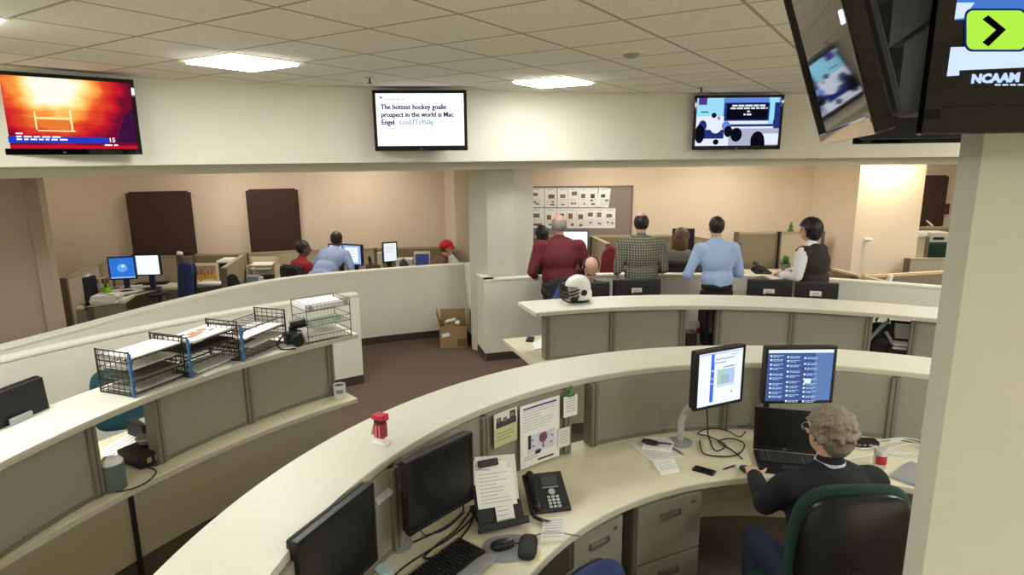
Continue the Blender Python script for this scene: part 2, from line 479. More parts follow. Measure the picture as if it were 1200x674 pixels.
for k, (x, y) in enumerate([(-6.4, 5.0), (-6.2, 7.6), (-3.9, 8.45), (-2.2, 8.85), (1.3, 8.5), (3.0, 8.5), (6.6, 9.9), (8.2, 8.4), (8.6, 5)]):  # the first one is added to brighten the tan left wall
    q = [Vector((x+dx, y+dy)) for dx, dy in ((-.3, -.3), (.3, -.3), (.3, .3), (-.3, .3))]
    troffer(0, 0, 'unseen warm square light in the lower ceiling over the outer desks', OZ-0.001, q, OUTL, grp='lights in the lower ceiling')
# wall-washing downlight in front of the cream closet block
t = thing('recessed_downlight', 'round recessed downlight close to the cream closet wall', 'ceiling light', (5.22, 8.52, OZ-0.002))
g = G(); g.lathe([(0.10, 0), (0.10, -0.012), (0.075, -0.012), (0.075, -0.002)], 20); g.build('trim_ring', MATS['fixture_white'], t)
g = G(); g.lathe([(0.07, -0.004), (0.07, -0.007)], 20); g.build('lamp', glow('downlight_lamp', (255, 236, 206), 260.0, 1.0), t)
# smoke detector, sprinklers
t = thing('smoke_detector', 'white dome smoke detector on the ceiling right of the second light', 'smoke detector', P(740, 60, CZ))
G().lathe([(0.085, 0), (0.085, -0.012), (0.07, -0.02)], 24).build('base', mat('detector_white', (225, 220, 205), 0.5), t, smooth=True)
G().lathe([(0.06, -0.02), (0.055, -0.034), (0.03, -0.046), (0.005, -0.05)], 24).build('dome', mat('detector_grey', (150, 145, 132), 0.3), t, smooth=True)
for (px, py), lb in (((433, 91), 'small dark ceiling sprinkler left of the text television'), ((822, 102), 'small dark ceiling sprinkler above the classroom television')):
    t = thing('sprinkler', lb, 'sprinkler', P(px, py, CZ))
    G().lathe([(0.04, 0), (0.038, -0.006), (0.01, -0.008)], 16).build('escutcheon', SILV, t)
    g = G(); g.cyl((0, 0, -0.006), (0, 0, -0.045), 0.008); g.lathe([(0.022, -0.045), (0.022, -0.05)], 12); g.build('head', BLKM, t)

# ------------------------------------------------------------------ televisions
def screen_mats(): pass
def tv(name, label, w, h, loc, rz, tilt=0.0, bez=0.03, logo=True, thick=0.07, arm=0.2):
    """loc = bottom centre of the front face; front looks to local -Y"""
    t = thing(name, label, 'television', loc, rz)
    t.rotation_euler = (tilt, 0, rz)
    f = G(); b = bez
    f.box((0, 0.012, h-b/2), (w, 0.03, b), bev=0.004); f.box((0, 0.012, b*0.8), (w, 0.03, b*1.6), bev=0.004)
    f.box((-w/2+b/2, 0.012, h/2), (b, 0.03, h-b*1.5), bev=0.004); f.box((w/2-b/2, 0.012, h/2), (b, 0.03, h-b*1.5), bev=0.004)
    f.build('bezel', BLKG, t)
    G().box((0, 0.027+thick/2, h/2), (w*0.96, thick, h*0.94), bev=0.015).build('back_shell', BLKM, t)
    s = G().box((0, 0.014, h/2+b*0.4), (w-2*b+0.004, 0.012, h-2.4*b+0.006)).build('screen', BLKG, t)
    if arm:
        a = G(); a.box((0, 0.03+thick, h/2), (0.3, 0.02, 0.25)); a.box((0, 0.03+thick+arm/2, h/2), (0.08, arm, 0.08)); a.build('wall_bracket', BLKM, t)
    if logo: text('LG', 0.016, mat('logo_grey', (190, 190, 190), 0.4), t, (0, -0.0045, b*0.45), align='CENTER', name='logo')
    return t, s, (-w/2+b, b*1.6, w-2*b, h-2.6*b)
def rects(parent, name, items, area, y0=0.0075):
    """flat picture pieces on a screen: (u0,v0,u1,v1,material) in screen fractions, u right, v up; lists of points allowed"""
    x0, z0, W, H = area; g = G(); ms = []
    for k, it in enumerate(items):
        m = it[-1]
        if m not in ms: ms.append(m)
        g.mi = ms.index(m); y = y0-0.00025*(k+1)
        if isinstance(it[0], (list, tuple)) : pts = it[0]
        else:
            u0, v0, u1, v1 = it[:4]; pts = [(u0, v0), (u1, v0), (u1, v1), (u0, v1)]
        g.poly([(x0+u*W, y, z0+v*H) for u, v in pts])
    return g.build(name, ms, parent)
def disc(u, v, ru, rv, n=14): return [(u+ru*math.cos(2*pi*i/n), v+rv*math.sin(2*pi*i/n)) for i in range(n)]
def dashes(u0, u1, v, h, m, seed=1, gap=0.012, wmin=0.02, wmax=0.07):
    r = random.Random(seed); out = []; u = u0
    while u < u1:
        e = min(u1, u+r.uniform(wmin, wmax)); out.append((u, v, e, v+h, m)); u = e+gap
    return out

# fire scene
def fire_mat():
    m = bpy.data.materials.new('fire_picture'); m.use_nodes = True; nt = m.node_tree; N = nt.nodes; L = nt.links
    N.remove(N['Principled BSDF'])
    tc = N.new('ShaderNodeTexCoord'); e = N.new('ShaderNodeEmission'); L.new(e.outputs[0], N['Material Output'].inputs[0]); e.inputs[1].default_value = 0.56
    mp = N.new('ShaderNodeMapping'); mp.inputs['Location'].default_value = (-0.49, 0, -0.86); L.new(tc.outputs['Generated'], mp.inputs[0])
    sc_ = N.new('ShaderNodeVectorMath'); sc_.operation = 'MULTIPLY'; sc_.inputs[1].default_value = (2.1, 0, 1.15); L.new(mp.outputs[0], sc_.inputs[0])
    nz = N.new('ShaderNodeTexNoise'); nz.inputs['Scale'].default_value = 5; nz.inputs['Detail'].default_value = 6; L.new(tc.outputs['Generated'], nz.inputs['Vector'])
    ln = N.new('ShaderNodeVectorMath'); ln.operation = 'LENGTH'; L.new(sc_.outputs[0], ln.inputs[0])
    ad = N.new('ShaderNodeMath'); ad.operation = 'MULTIPLY_ADD'; ad.inputs[1].default_value = 0.55; L.new(nz.outputs['Fac'], ad.inputs[0])
    sb = N.new('ShaderNodeMath'); sb.operation = 'SUBTRACT'; sb.inputs[1].default_value = 0.27; L.new(ln.outputs['Value'], sb.inputs[0]); L.new(sb.outputs[0], ad.inputs[2])
    cr_ = N.new('ShaderNodeValToRGB'); L.new(ad.outputs[0], cr_.inputs[0])
    el = cr_.color_ramp.elements
    el[0].position = 0.22; el[0].color = lin((255, 254, 232)); el[1].position = 1.0; el[1].color = lin((110, 14, 46))
    for p, c in ((0.36, (255, 226, 140)), (0.5, (248, 160, 70)), (0.66, (222, 74, 40)), (0.84, (196, 26, 40))):
        k = el.new(p); k.color = lin(c)
    L.new(cr_.outputs[0], e.inputs[0]); return m
a = Vector((-3.17, 5.45)); b = Vector((-3.95, 4.70)); d = (a-b); c = (a+b)/2
rz = math.atan2(d.y, d.x)
wl = d.length+0.02
t, s, ar = tv('television', 'wall television at the left showing a blazing orange fire scene', wl, 0.615, (c.x, c.y, 2.52), rz)
G().box((0, 0.0085, ar[1]+ar[3]/2), (ar[2], 0.002, ar[3])).build('screen_picture', fire_mat(), t)
gW = glow('scr_white', (250, 250, 255)); gB = glow('scr_blue', (30, 60, 190)); gFr = glow('scr_frame', (255, 240, 170)); gOr = glow('scr_orange', (226, 120, 52)); gPu = glow('scr_purple', (58, 18, 60)); gRed = glow('scr_red', (200, 18, 44))
it = [([(0.86, 0.1), (1.0, 0.1), (1.0, 0.62), (0.93, 0.5)], gPu), (0.0, 0.0, 1.0, 0.05, gRed),
      (0.345, 0.27, 0.355, 0.52, gFr), (0.565, 0.25, 0.578, 0.55, gFr), (0.355, 0.245, 0.59, 0.262, gFr), (0.355, 0.42, 0.57, 0.445, gFr), (0.37, 0.30, 0.55, 0.41, gOr),
      (0.0, 0.08, 0.80, 0.17, gB), (0.02, 0.10, 0.16, 0.125, glow('scr_ltblue', (90, 130, 235)))]
it += dashes(0.22, 0.5, 0.155, 0.022, gW, 3)+dashes(0.22, 0.53, 0.118, 0.022, gW, 4)+dashes(0.22, 0.26, 0.2, 0.02, gW, 6)+dashes(0.77, 0.86, 0.045, 0.02, gW, 5)
rects(t, 'screen_caption', it, ar)
text('15', 0.05, gW, t, (ar[0]+0.80*ar[2], 0.003, ar[1]+0.10*ar[3]), name='channel_number', bold=0.001)
# text slide
a = Vector((-1.385, 6.53)); b = Vector((-0.455, 6.60)); d = b-a; c = (a+b)/2; rz = math.atan2(d.y, d.x)
t, s, ar = tv('television', 'middle wall television showing a white slide of serif text', 0.95, 0.60, (c.x, c.y, 2.545), rz, tilt=0.03, arm=0.1, bez=0.032)
G().box((0, 0.0085, ar[1]+ar[3]/2), (ar[2], 0.002, ar[3])).build('screen_picture', glow('scr_slide', (244, 247, 255), 1.25), t)
tx = glow('scr_text_navy', (58, 52, 84)); tl = glow('scr_text_teal', (92, 150, 166))
x0, z0, W, H = ar
for k, ln_ in enumerate(('The hottest hockey goalie', 'prospect in the world is Mac', 'Engel')):
    text(ln_, 0.070, tx, t, (x0+0.05*W, 0.006, z0+H*(0.70-0.145*k)), bold=0.0006, name='slide_text', sx=0.9, dup=((0.0028, 0), (0.0056, 0), (0.0028, 0.0015)))
text('t.co/j7Tc950q', 0.068, tl, t, (x0+0.255*W, 0.006, z0+H*0.41), name='slide_link', bold=0.0004, sx=0.9, dup=((0.003, 0),))
text('"', 0.08, tx, t, (x0+0.045*W, 0.006, z0+H*0.83), name='slide_quote_mark', bold=0.002)
rects(t, 'slide_byline', dashes(0.1, 0.33, 0.875, 0.025, glow('scr_grey', (196, 202, 210)), 3, 0.01, 0.02, 0.06), ar)
# classroom video
a = Vector((2.13, 7.45)); b = Vector((3.155, 7.45)); d = b-a; c = (a+b)/2
t, s, ar = tv('television', 'wall television at the right showing a classroom discussion video', 1.03, 0.615, (c.x, c.y, 2.535), 0, tilt=0.03, arm=0.12)
cw = glow('scr_room_white', (222, 230, 246)); cb = glow('scr_room_blue', (96, 134, 214)); ck = glow('scr_room_black', (10, 10, 24)); cn = glow('scr_room_navy', (36, 48, 116)); cg = glow('scr_room_grey', (168, 172, 196)); cs = glow('scr_cyan', (150, 214, 240)); csk = glow('scr_skin', (176, 140, 136))
it = [(0, 0, 1, 1, cw), (0.3, 0.62, 1, 1, cb), (0, 0.62, 0.32, 1, cs), (0.02, 0.86, 0.12, 1, glow('scr_violet', (84, 54, 140))), (0.86, 0.4, 0.98, 1, cs), (0.93, 0.3, 1, 0.9, cn),
      (0.33, 0.52, 0.87, 0.9, cn), (0.36, 0.55, 0.85, 0.88, ck), (0.4, 0.4, 0.95, 0.45, cn), (0.4, 0.0, 1, 0.36, cg), (0.72, 0.02, 1, 0.25, cw),
      (0.1, 0.15, 0.34, 0.34, cn), (disc(0.24, 0.42, 0.075, 0.16), cw), (disc(0.21, 0.64, 0.03, 0.055), ck), (disc(0.08, 0.42, 0.05, 0.12), cn), (disc(0.05, 0.25, 0.06, 0.2), ck), (disc(0.27, 0.58, 0.02, 0.04), csk),
      (disc(0.36, 0.42, 0.05, 0.10), cb), (disc(0.39, 0.3, 0.05, 0.12), ck), (disc(0.25, 0.08, 0.035, 0.06), ck), (disc(0.49, 0.23, 0.07, 0.15), ck), (disc(0.75, 0.1, 0.085, 0.2), ck), (0.67, 0, 0.84, 0.1, ck), (0.05, 0.7, 0.14, 0.72, ck), (0.92, 0.45, 0.97, 0.53, cn)]
it += dashes(0.42, 0.82, 0.82, 0.035, cw, 11, 0.012, 0.04, 0.09)+dashes(0.40, 0.84, 0.765, 0.035, cw, 12, 0.012, 0.04, 0.09)+dashes(0.6, 0.635, 0.7, 0.03, cw, 13)+dashes(0.56, 0.66, 0.635, 0.035, cw, 14)
rects(t, 'screen_picture', it, ar)

# close cluster round the pillar
a = Vector((0.575, 1.0)); b = a+Vector((0.375, 0.927))*1.08; d = a-b; c = (a+b)/2
t, s, ar = tv('television', 'dark glossy television tilted down on the pillar, seen edge-on and mirroring the room', d.length, 0.62, (c.x, c.y, 2.493), math.atan2(d.y, d.x), tilt=rad(18), bez=0.02, arm=0.14, logo=False, thick=0.02)
# power light on its edge
g = G().box((d.length/2-0.012, -0.006, 0.19), (0.012, 0.006, 0.022), bev=0.002); g.build('status_light', glow('status_white', (240, 244, 255), 1.2), t)
E1 = Vector((0.742, 1.155)); dr = Vector((0.965, -0.262)).normalized(); c = E1+dr*0.48
t, s, ar = tv('television', 'nearest television at the top right showing a green arrow and sports lettering', 0.96, 0.58, (c.x, c.y, 2.495), math.atan2(dr.y, dr.x), tilt=0.02, bez=0.03, arm=0.06, logo=False)
x0, z0, W, H = ar
gg = glow('scr_lime', (176, 234, 70)); gk = glow('scr_black', (6, 6, 10)); gs = glow('scr_sky', (70, 120, 200)); gl = glow('scr_ice', (206, 226, 250)); gd = glow('scr_deep', (18, 42, 110))
PXM = 0.00163  # metres per pixel here
def bxu(px): return (px-1062)*PXM
def bzv(py): return (158-py)*PXM
TVI = (Matrix.Translation((c.x, c.y, 2.495)) @ Matrix.Rotation(math.atan2(dr.y, dr.x), 4, 'Z') @ Matrix.Rotation(0.02, 4, 'X')).inverted()
def fr(pts):
    out = []
    for u, v in pts:
        o_ = TVI @ Vector((0, 0, EYE)); d_ = TVI.to_3x3() @ ray(u, v); k = -o_.y/d_.y; q = o_+d_*k
        out.append(((q.x-x0)/W, (q.z-z0)/H))
    return out
def rr(u0, v0, u1, v1, r, n=5):
    o = []
    for cx, cy, a0 in ((u1-r, v0+r, -90), (u1-r, v1-r, 0), (u0+r, v1-r, 90), (u0+r, v0+r, 180)):
        for k in range(n+1):
            a = rad(a0+90*k/n); o.append((cx+r*math.cos(a), cy+r*math.sin(a)))
    return o
it = [(fr([(1101, 24), (1350, 10), (1350, -120), (1104, -120)]), gs), (fr([(1101, 24), (1180, 14), (1180, 2), (1103, 2)]), gl), (fr([(1130, 22), (1240, 12), (1240, -20), (1160, -20)]), gs),
      (fr([(1093, 90), (1126, 88), (1126, 82), (1350, 72), (1350, 50), (1095, 55)]), gl),
      (fr(rr(1132, 9, 1206, 60, 9)), gd), (fr(rr(1134.5, 11.5, 1203.5, 57.5, 8)), gg)]
it.append((fr([(1153, 22), (1160, 17), (1181, 34), (1160, 54), (1153, 49), (1169, 34.5)]), gk))
rects(t, 'screen_picture', it, ar)
text('NCAAM', 0.020, glow('scr_lettering', (190, 210, 255), 1.1), t, (x0+fr([(1139, 97)])[0][0]*W, 0.004, z0+fr([(1139, 97)])[0][1]*H), name='screen_lettering', bold=0.0012)
rects(t, 'screen_small_print', [(fr([(u, 100), (u+7, 100), (u+7, 98), (u, 98)]), gl) for u in (1168, 1177, 1186, 1195)], ar)
# black wall-side of the cluster and the third set facing away
a = Vector((1.30, 2.42)); b = Vector((2.05, 2.02)); d = b-a; c = (a+b)/2
t, s, ar = tv('television', 'black television behind the pillar, only its back and lower edge in sight', d.length, 0.50, (c.x, c.y, 2.50), math.atan2(d.y, d.x)+pi, arm=0.06, logo=False)
for q, nm in (((0.98, 1.72), 0), ((1.19, 1.95), 1)): pass
t = thing('screen_mount', 'black metal ceiling mount behind the tilted television, beside the pillar', 'mount', (1.06, 1.62, 2.56))
g = G(); g.box((0, 0, 0.31), (0.09, 0.3, 0.62), rz=rad(-19), bev=0.01); g.box((-0.02, 0.05, 0.3), (0.05, 0.42, 0.2), rz=rad(-19)); g.build('bracket', BLKM, t)
g = G(); g.tube([(-0.06, -0.14, 0.32), (-0.02, -0.16, 0.14), (0.02, -0.2, 0.05), (0.03, -0.2, 0.2)], 0.005, smooth=6); g.build('cable', mat('cable_grey', (120, 120, 122), 0.5), t)
# ================================================================== COUNTERS
ZL = 1.18
C3 = (C0.x, C0.y, 0)
def rel(g): return g.xf(Matrix.Translation((-C0.x, -C0.y, 0)))
def ledge(label, c, r0, r1, a0, a1, z=ZL, name='counter_ledge'):
    o = thing(name, label, 'counter', C3)
    g = G().arc(r0, r1, a0, a1, z-0.036, z, c, n=int(abs(a1-a0)/1.2)); rel(g).build('counter_top', LAM, o)
    g = G().arc(r0-0.003, r0+0.004, a0, a1, z-0.033, z-0.006, c, n=int(abs(a1-a0)/1.2)); rel(g).build('edge_band', LAMEDGE, o)
    return o
def partition(label, c, r, th, posts, spans, z0, z1, rails=True, fab=FAB):
    """posts: angles; spans: (a0,a1) filled with fabric"""
    o = thing('workstation_partition', label, 'partition', C3)
    for a0, a1 in spans:
        g = G().arc(r+0.012, r+th-0.012, a0, a1, z0, z1, c, n=max(4, int(abs(a1-a0)/1.5))); rel(g).build('fabric_panel', fab, o)
        g = G().arc(r+0.006, r+th-0.006, a0, a1, z0, z0+0.022, c, n=max(4, int(abs(a1-a0)/1.5))); rel(g).build('bottom_rail', FRAME, o)
    for a in posts:
        p = pol(r+th/2, a, c)
        g = G().box((p.x, p.y, (z0+z1)/2), (0.05, th+0.014, z1-z0), rz=rad(a-90), bev=0.006); g.mi = 1
        q = pol(r-0.006, a, c); g.box((q.x, q.y, (z0+z1)/2), (0.006, 0.004, z1-z0), rz=rad(a-90))
        rel(g).build('post', [FRAME, mat('post_groove', (70, 66, 52), 0.7)], o)
    return o

# --- near workstation (we look into it)
ledge('cream curved counter ledge sweeping across the front, a red figurine standing on it', tuple(C0), 2.245, 2.615, 22, 186)
partition('taupe fabric partition under the front ledge with a calendar pinned on', tuple(C0), 2.215, 0.075, [186, 170, 153.5, 136.5, 121.0, 116.0, 92.5, 67.3, 44, 24],
          [(186, 170), (170, 153.5), (153.5, 136.5), (136.5, 121.0), (116.0, 92.5), (92.5, 67.3), (67.3, 44), (44, 24)], 0.742, ZL-0.037)
o = thing('desk_worktop', 'curved cream worktop under the front ledge holding the laptop and phone', 'desk', C3)
g = G().arc(1.615, 2.32, 20, 188, 0.705, 0.74, tuple(C0), n=120); rel(g).build('worktop', DESK, o)
g = G().arc(1.609, 1.617, 20, 188, 0.708, 0.737, tuple(C0), n=120); rel(g).build('edge_band', LAMEDGE, o)
o = thing('modesty_panel', 'tan panel closing the front workstation below its worktop', 'panel', C3)
g = G().arc(2.255, 2.28, 21, 120.5, 0.1, 0.704, tuple(C0), n=70); rel(g).build('panel', BASEP, o)
g = G().arc(2.255, 2.28, 121, 187, 0.1, 0.704, tuple(C0), n=50); rel(g).build('panel', BASEP, o)
g = G().arc(2.262, 2.274, 21, 187, 0.0, 0.1, tuple(C0), n=90); rel(g).build('toe_kick', TOE, o)

# --- middle workstation (we see its outside)
RM = 3.83
def angR(px, py, R, c=C0):
    """angle where the ray through a photo point meets the cylinder of radius R"""
    d = ray(px, py); A = d.x*d.x+d.y*d.y; B = -2*(d.x*c[0]+d.y*c[1]); Cc = c[0]**2+c[1]**2-R*R
    t = (-B+math.sqrt(B*B-4*A*Cc))/(2*A)
    return math.degrees(math.atan2(d.y*t-c[1], d.x*t-c[0]))
mp = [angR(x, y, RM) for x, y in ((641.5, 395), (718, 392), (800, 390), (842, 390), (928, 390), (1017, 394), (1070, 396))]
ledge('cream curved ledge of the middle workstation with a white helmet on its left end', tuple(C0), 3.80, 4.24, 52, angR(618, 358, 4.0))
partition('taupe fabric partition of the middle workstation behind the two lit monitors', tuple(C0), RM, 0.075, mp+[mp[-1]-4.5, 55],
          [(mp[0], mp[1]), (mp[1], mp[2]), (mp[3], mp[4]), (mp[4], mp[5]), (mp[6], mp[6]-4.5), (mp[6]-4.5, 55)], 0.742, ZL-0.037)
o = thing('desk_worktop', 'cream worktop end poking out left of the middle workstation partition', 'desk', C3)
aM = ang(P(592, 400, 0.74))
g = G().arc(3.72, 4.57, 52, aM, 0.705, 0.74, tuple(C0), n=70); rel(g).build('worktop', DESK, o)
g = G().arc(3.714, 3.722, 52, aM, 0.708, 0.737, tuple(C0), n=70); rel(g).build('edge_band', LAMEDGE, o)
o = thing('modesty_panel', 'tan panel under the middle workstation worktop, mostly behind the front ledge', 'panel', C3)
g = G().arc(3.86, 3.885, 53, mp[0], 0.1, 0.704, tuple(C0), n=50); rel(g).build('panel', BASEP, o)
g = G().arc(3.87, 3.88, 53, mp[0]-0.5, 0.0, 0.1, tuple(C0), n=50); rel(g).build('toe_kick', TOE, o)

# --- left workstation (outside)
CL = (1.567, 1.417); RL = 3.25; CLL = (0.955, 2.06)
lp = [angR(x, y, RL, CLL) for x, y in ((113, 545), (188, 512), (293, 470), (388.5, 440))]
o = ledge('cream curved ledge of the left workstation carrying black and wire letter trays', (0.955, 2.06), 3.225, 3.62, 131.0, 188)
partition('taupe fabric partition of the left workstation with one open bay', CLL, RL, 0.075, [lp[0], lp[1], lp[2], lp[3], 175, 186],
          [(175, lp[0]), (lp[1], lp[2]), (lp[2], lp[3]), (186, 175)], 0.742, ZL-0.037)
o = thing('desk_worktop', 'cream worktop of the left workstation forming a sill under its partition', 'desk', C3)
g = G().arc(3.965, 4.72, 133.2, 184, 0.705, 0.74, CL, n=70); rel(g).build('worktop', DESK, o)
g = G().arc(3.958, 3.967, 133.2, 184, 0.708, 0.737, CL, n=70); rel(g).build('edge_band', LAMEDGE, o)
o = thing('modesty_panel', 'tan base panels of the left workstation split by a black seam', 'panel', C3)
aS = angR(155, 610, 4.06, CL)
g = G().arc(4.05, 4.075, 134.4, aS-0.12, 0.27, 0.704, CL, n=50); rel(g).build('panel', BASEP, o)
g = G().arc(4.05, 4.075, aS+0.12, 184, 0.27, 0.704, CL, n=50); rel(g).build('panel', BASEP, o)
p = pol(4.047, aS, CL); g = G().box((p.x, p.y, 0.36), (0.024, 0.02, 0.68), rz=rad(aS-90)); rel(g).build('seam_strip', BLKM, o)
g = G().arc(4.068, 4.085, 134.6, 184, 0.0, 0.275, CL, n=60); rel(g).build('toe_kick', TOE, o)

# --- file pedestals under the near worktop
def pedestal(label, a, b, r, h=0.700, dep=0.45):
    """front from plan point a to b"""
    a, b = Vector(a), Vector(b); d = b-a; W = d.length; rz = math.atan2(d.y, d.x); m = (a+b)/2
    t = thing('file_pedestal', label, 'file cabinet', (m.x-0.07*math.sin(rz), m.y+0.07*math.cos(rz), 0), rz)
    FM = mat('pedestal_grey_paint', (140, 138, 120), 0.45)
    G().box((0, dep/2+0.02, h/2), (W, dep, h), bev=0.004).build('body', FM, t)
    for k, (z0, z1) in enumerate(((0.36, h-0.01), (0.03, 0.35))):
        dw = G().box((0, 0.009, (z0+z1)/2), (W-0.01, 0.022, z1-z0), bev=0.003).build('drawer', FM, t)
        hz = z1-0.075
        g = G(); g.box((0.0, -0.006, hz+0.012), (0.13, 0.018, 0.008), bev=0.002); g.box((-0.063, -0.006, hz-0.006), (0.006, 0.018, 0.032)); g.box((0.063, -0.006, hz-0.006), (0.006, 0.018, 0.032)); g.box((0, -0.013, hz-0.018), (0.13, 0.006, 0.012), bev=0.002)
        g.build('handle', SILV, dw)
    g = G(); g.cyl((W/2-0.06, 0, h-0.055), (W/2-0.06, -0.008, h-0.055), 0.011, n=14); g.build('lock', SILV, t)
    return t
pa, pb = P(757, 603, 0.70), P(834, 580, 0.70)
pedestal('grey two-drawer file pedestal under the worktop beside the knee space', (pa.x, pa.y), (pb.x, pb.y), 0)
pa, pb = P(684, 640, 0.70), P(743, 608, 0.70)
pedestal('grey file pedestal to the left of the other, half hidden by a blue chair', (pa.x, pa.y), (pb.x, pb.y), 0)

# ================================================================== OFFICE THINGS
def monitor(name, label, w, h, loc, rz, zc, scr=SCROFF, z_base=None, bez=0.017, tilt=0.0, stand='foot', frame=BLK, group=None, backlabel=False, th=0.03):
    """loc (x,y): panel centre; zc: panel centre height; front looks to local -Y"""
    zb = z_base if z_base is not None else 0.74
    t = thing(name, label, 'monitor', (loc[0], loc[1], zb), rz, group)
    z = zc-zb; Mt = Matrix.Translation((0, 0, z)) @ Matrix.Rotation(tilt, 4, 'X')
    f = G(); b = bez
    for c, d in (((0, 0, h/2-b/2), (w, 0.03, b)), ((0, 0, -h/2+b/2), (w, 0.03, b)), ((-w/2+b/2, 0, 0), (b, 0.03, h-2*b)), ((w/2-b/2, 0, 0), (b, 0.03, h-2*b))):
        f.boxm(Mt @ Matrix.Translation(c), d, 0.003)
    f.build('bezel', frame, t)
    G().boxm(Mt @ Matrix.Translation((0, 0.028, 0)), (w*0.985, th, h*0.98), 0.012).build('back_shell', BLKM, t)
    G().boxm(Mt @ Matrix.Translation((0, -0.006, 0)), (w-2*b+0.002, 0.012, h-2*b+0.002)).build('screen', scr, t)
    if stand == 'foot':
        g = G(); g.box((0, 0.085, z/2), (0.07, 0.03, z), bev=0.005); g.box((0, 0.065, z), (0.09, 0.06, 0.09)); g.build('stand_neck', frame, t)
        g = G(); g.lathe([(0.11, 0), (0.115, 0.006), (0.1, 0.014), (0.03, 0.02)], 28, (0, 0.06, 0)); g.build('stand_base', frame, t, smooth=True)
    if backlabel:
        g = G().boxm(Mt @ Matrix.Translation((0.0, 0.0515, -h*0.27)), (0.10, 0.002, 0.045)); lbm = g.build('back_label', WHT2, t)
    return t, (-w/2+b, -h/2+b+z, w-2*b, h-2*b), Mt
def two(a, b): a = Vector(a); b = Vector(b); d = b-a; m = (a+b)/2; return m, d.length, math.atan2(d.y, d.x)

# near, left pair (blank)
m, L, rz = two((-0.735, 1.84), (-0.562, 2.246))
monitor('monitor', 'black monitor with a blank screen cut by the bottom edge of the view', 0.43, 0.345, m, rz, 1.045)
m, L, rz = two((-0.46, 2.40), (-0.20, 2.70))
mon2, _, _ = monitor('monitor', 'black blank monitor turned toward the document holder on the front worktop', L, 0.345, m, rz, 1.043, stand=None)
# its rail arm
t = thing('monitor_mount', 'silver and grey rail arm holding the blank monitors to the partition', 'monitor arm', (-0.52, 2.52, 0.74))
g = G(); g.cyl((0, 0, 0), (0, 0, 0.36), 0.018, n=14); g.lathe([(0.06, 0), (0.06, 0.01), (0.03, 0.018)], 20); g.build('pole', GREYP, t, smooth=True)
g = G(); p = Vector((-0.52, 2.52, 0.74)); q0 = P(438, 590, 1.04)-p; q1 = Vector((-0.33, 2.60, 1.05))-p
g.tube([q0, (0, 0, 0.30), q1], 0.02, 8); g.build('rail', mat('rail_pale', (198, 200, 202), 0.35), t)
g = G(); g.box((q1.x-0.02, q1.y-0.03, 0.31), (0.08, 0.05, 0.08), rz=rz, bev=0.008); g.build('mount_plate', BLKM, t)

# lit pair in front of the seated man
scrW = glow('mon_white', (234, 240, 255), 1.05)
def quads(t, name, items, area, Mt, zoff=0): return None
m, L, rz = two((0.975, 3.16), (1.285, 3.30))
t, ar, Mt = monitor('monitor', 'lit monitor on a grey arm showing a white web page', L, 0.335, m, rz, 1.275, scr=scrW, stand=None)
wb = glow('web_blue', (70, 110, 220)); wl = glow('web_pale', (176, 200, 240)); wg = glow('web_grey', (170, 184, 196)); wgr = glow('web_green', (172, 208, 190)); wd = glow('web_dark', (70, 80, 110))
it = [(0.02, 0.96, 0.98, 0.985, wl), (0.27, 0.82, 0.34, 0.97, wb), (0.27, 0.06, 0.35, 0.82, wb), (0.28, 0.5, 0.34, 0.52, wl), (0.28, 0.4, 0.34, 0.42, wl), (0.28, 0.64, 0.34, 0.67, wl), (0.36, 0.84, 0.8, 0.88, wl), (0.42, 0.36, 0.82, 0.66, wl), (0.42, 0.36, 0.62, 0.66, wgr), (0.5, 0.4, 0.7, 0.55, wg), (0.55, 0.69, 0.82, 0.705, wd), (0.42, 0.33, 0.82, 0.345, wg)]
it += dashes(0.36, 0.6, 0.79, 0.015, wd, 5, 0.01)+dashes(0.72, 0.86, 0.91, 0.02, wg, 6)+[(disc(0.76, 0.2, 0.025, 0.03), wg)]
rects(t, 'screen_content', it, ar, -0.0125)
t['label'] = 'lit monitor on a clear grey arm showing a white web page with a blue margin'
t2 = thing('monitor_mount', 'pale grey bent arm on a round base carrying the web-page monitor', 'monitor arm', P(797, 519, 0.74))
g = G(); g.lathe([(0.075, 0), (0.075, 0.008), (0.05, 0.016), (0.025, 0.02)], 24); g.build('base', GREYP, t2, smooth=True)
g = G(); b0 = t2.location; e = Vector((1.09, 3.27, 1.18))-b0
g.tube([(0, 0, 0.01), (0.0, 0, 0.14), (0.02, 0, 0.2), (e.x-0.03, e.y, e.z-0.02), e], 0.02, 8); g.build('arm', mat('pale_grey_plastic', (176, 180, 178), 0.35), t2, smooth=True)
m, L, rz = two((1.368, 3.22), (1.755, 3.22))
t, ar, Mt = monitor('monitor', 'lit monitor behind the laptop showing three columns of blue posts', L, 0.325, m, rz, 1.288, scr=glow('mon_blue', (96, 126, 178), 1.0), stand=None)
tw = glow('post_pale', (188, 206, 236)); tb = glow('post_blue', (64, 90, 146)); tk = glow('post_white', (232, 240, 255))
it = [(0, 0.94, 1, 1, tk), (0.0, 0.0, 0.72, 0.94, tb)]
r = random.Random(4)
for c_ in range(3):
    u = 0.03+c_*0.235; v = 0.9
    while v > 0.05:
        it.append((u, v-0.035, u+0.03, v, tk))
        it += dashes(u+0.045, u+0.2, v-0.015, 0.013, tw, int(v*1000)+c_, 0.008, 0.02, 0.06)+dashes(u+0.045, u+0.045+r.uniform(0.08, 0.16), v-0.04, 0.013, tw, int(v*1000)+c_+7, 0.008, 0.02, 0.06)
        v -= r.choice((0.075, 0.09, 0.11))
it += [(0.5, 0.42, 0.6, 0.5, tk), (0.46, 0.68, 0.49, 0.72, INKD)]
rects(t, 'screen_content', it, ar, -0.0125)

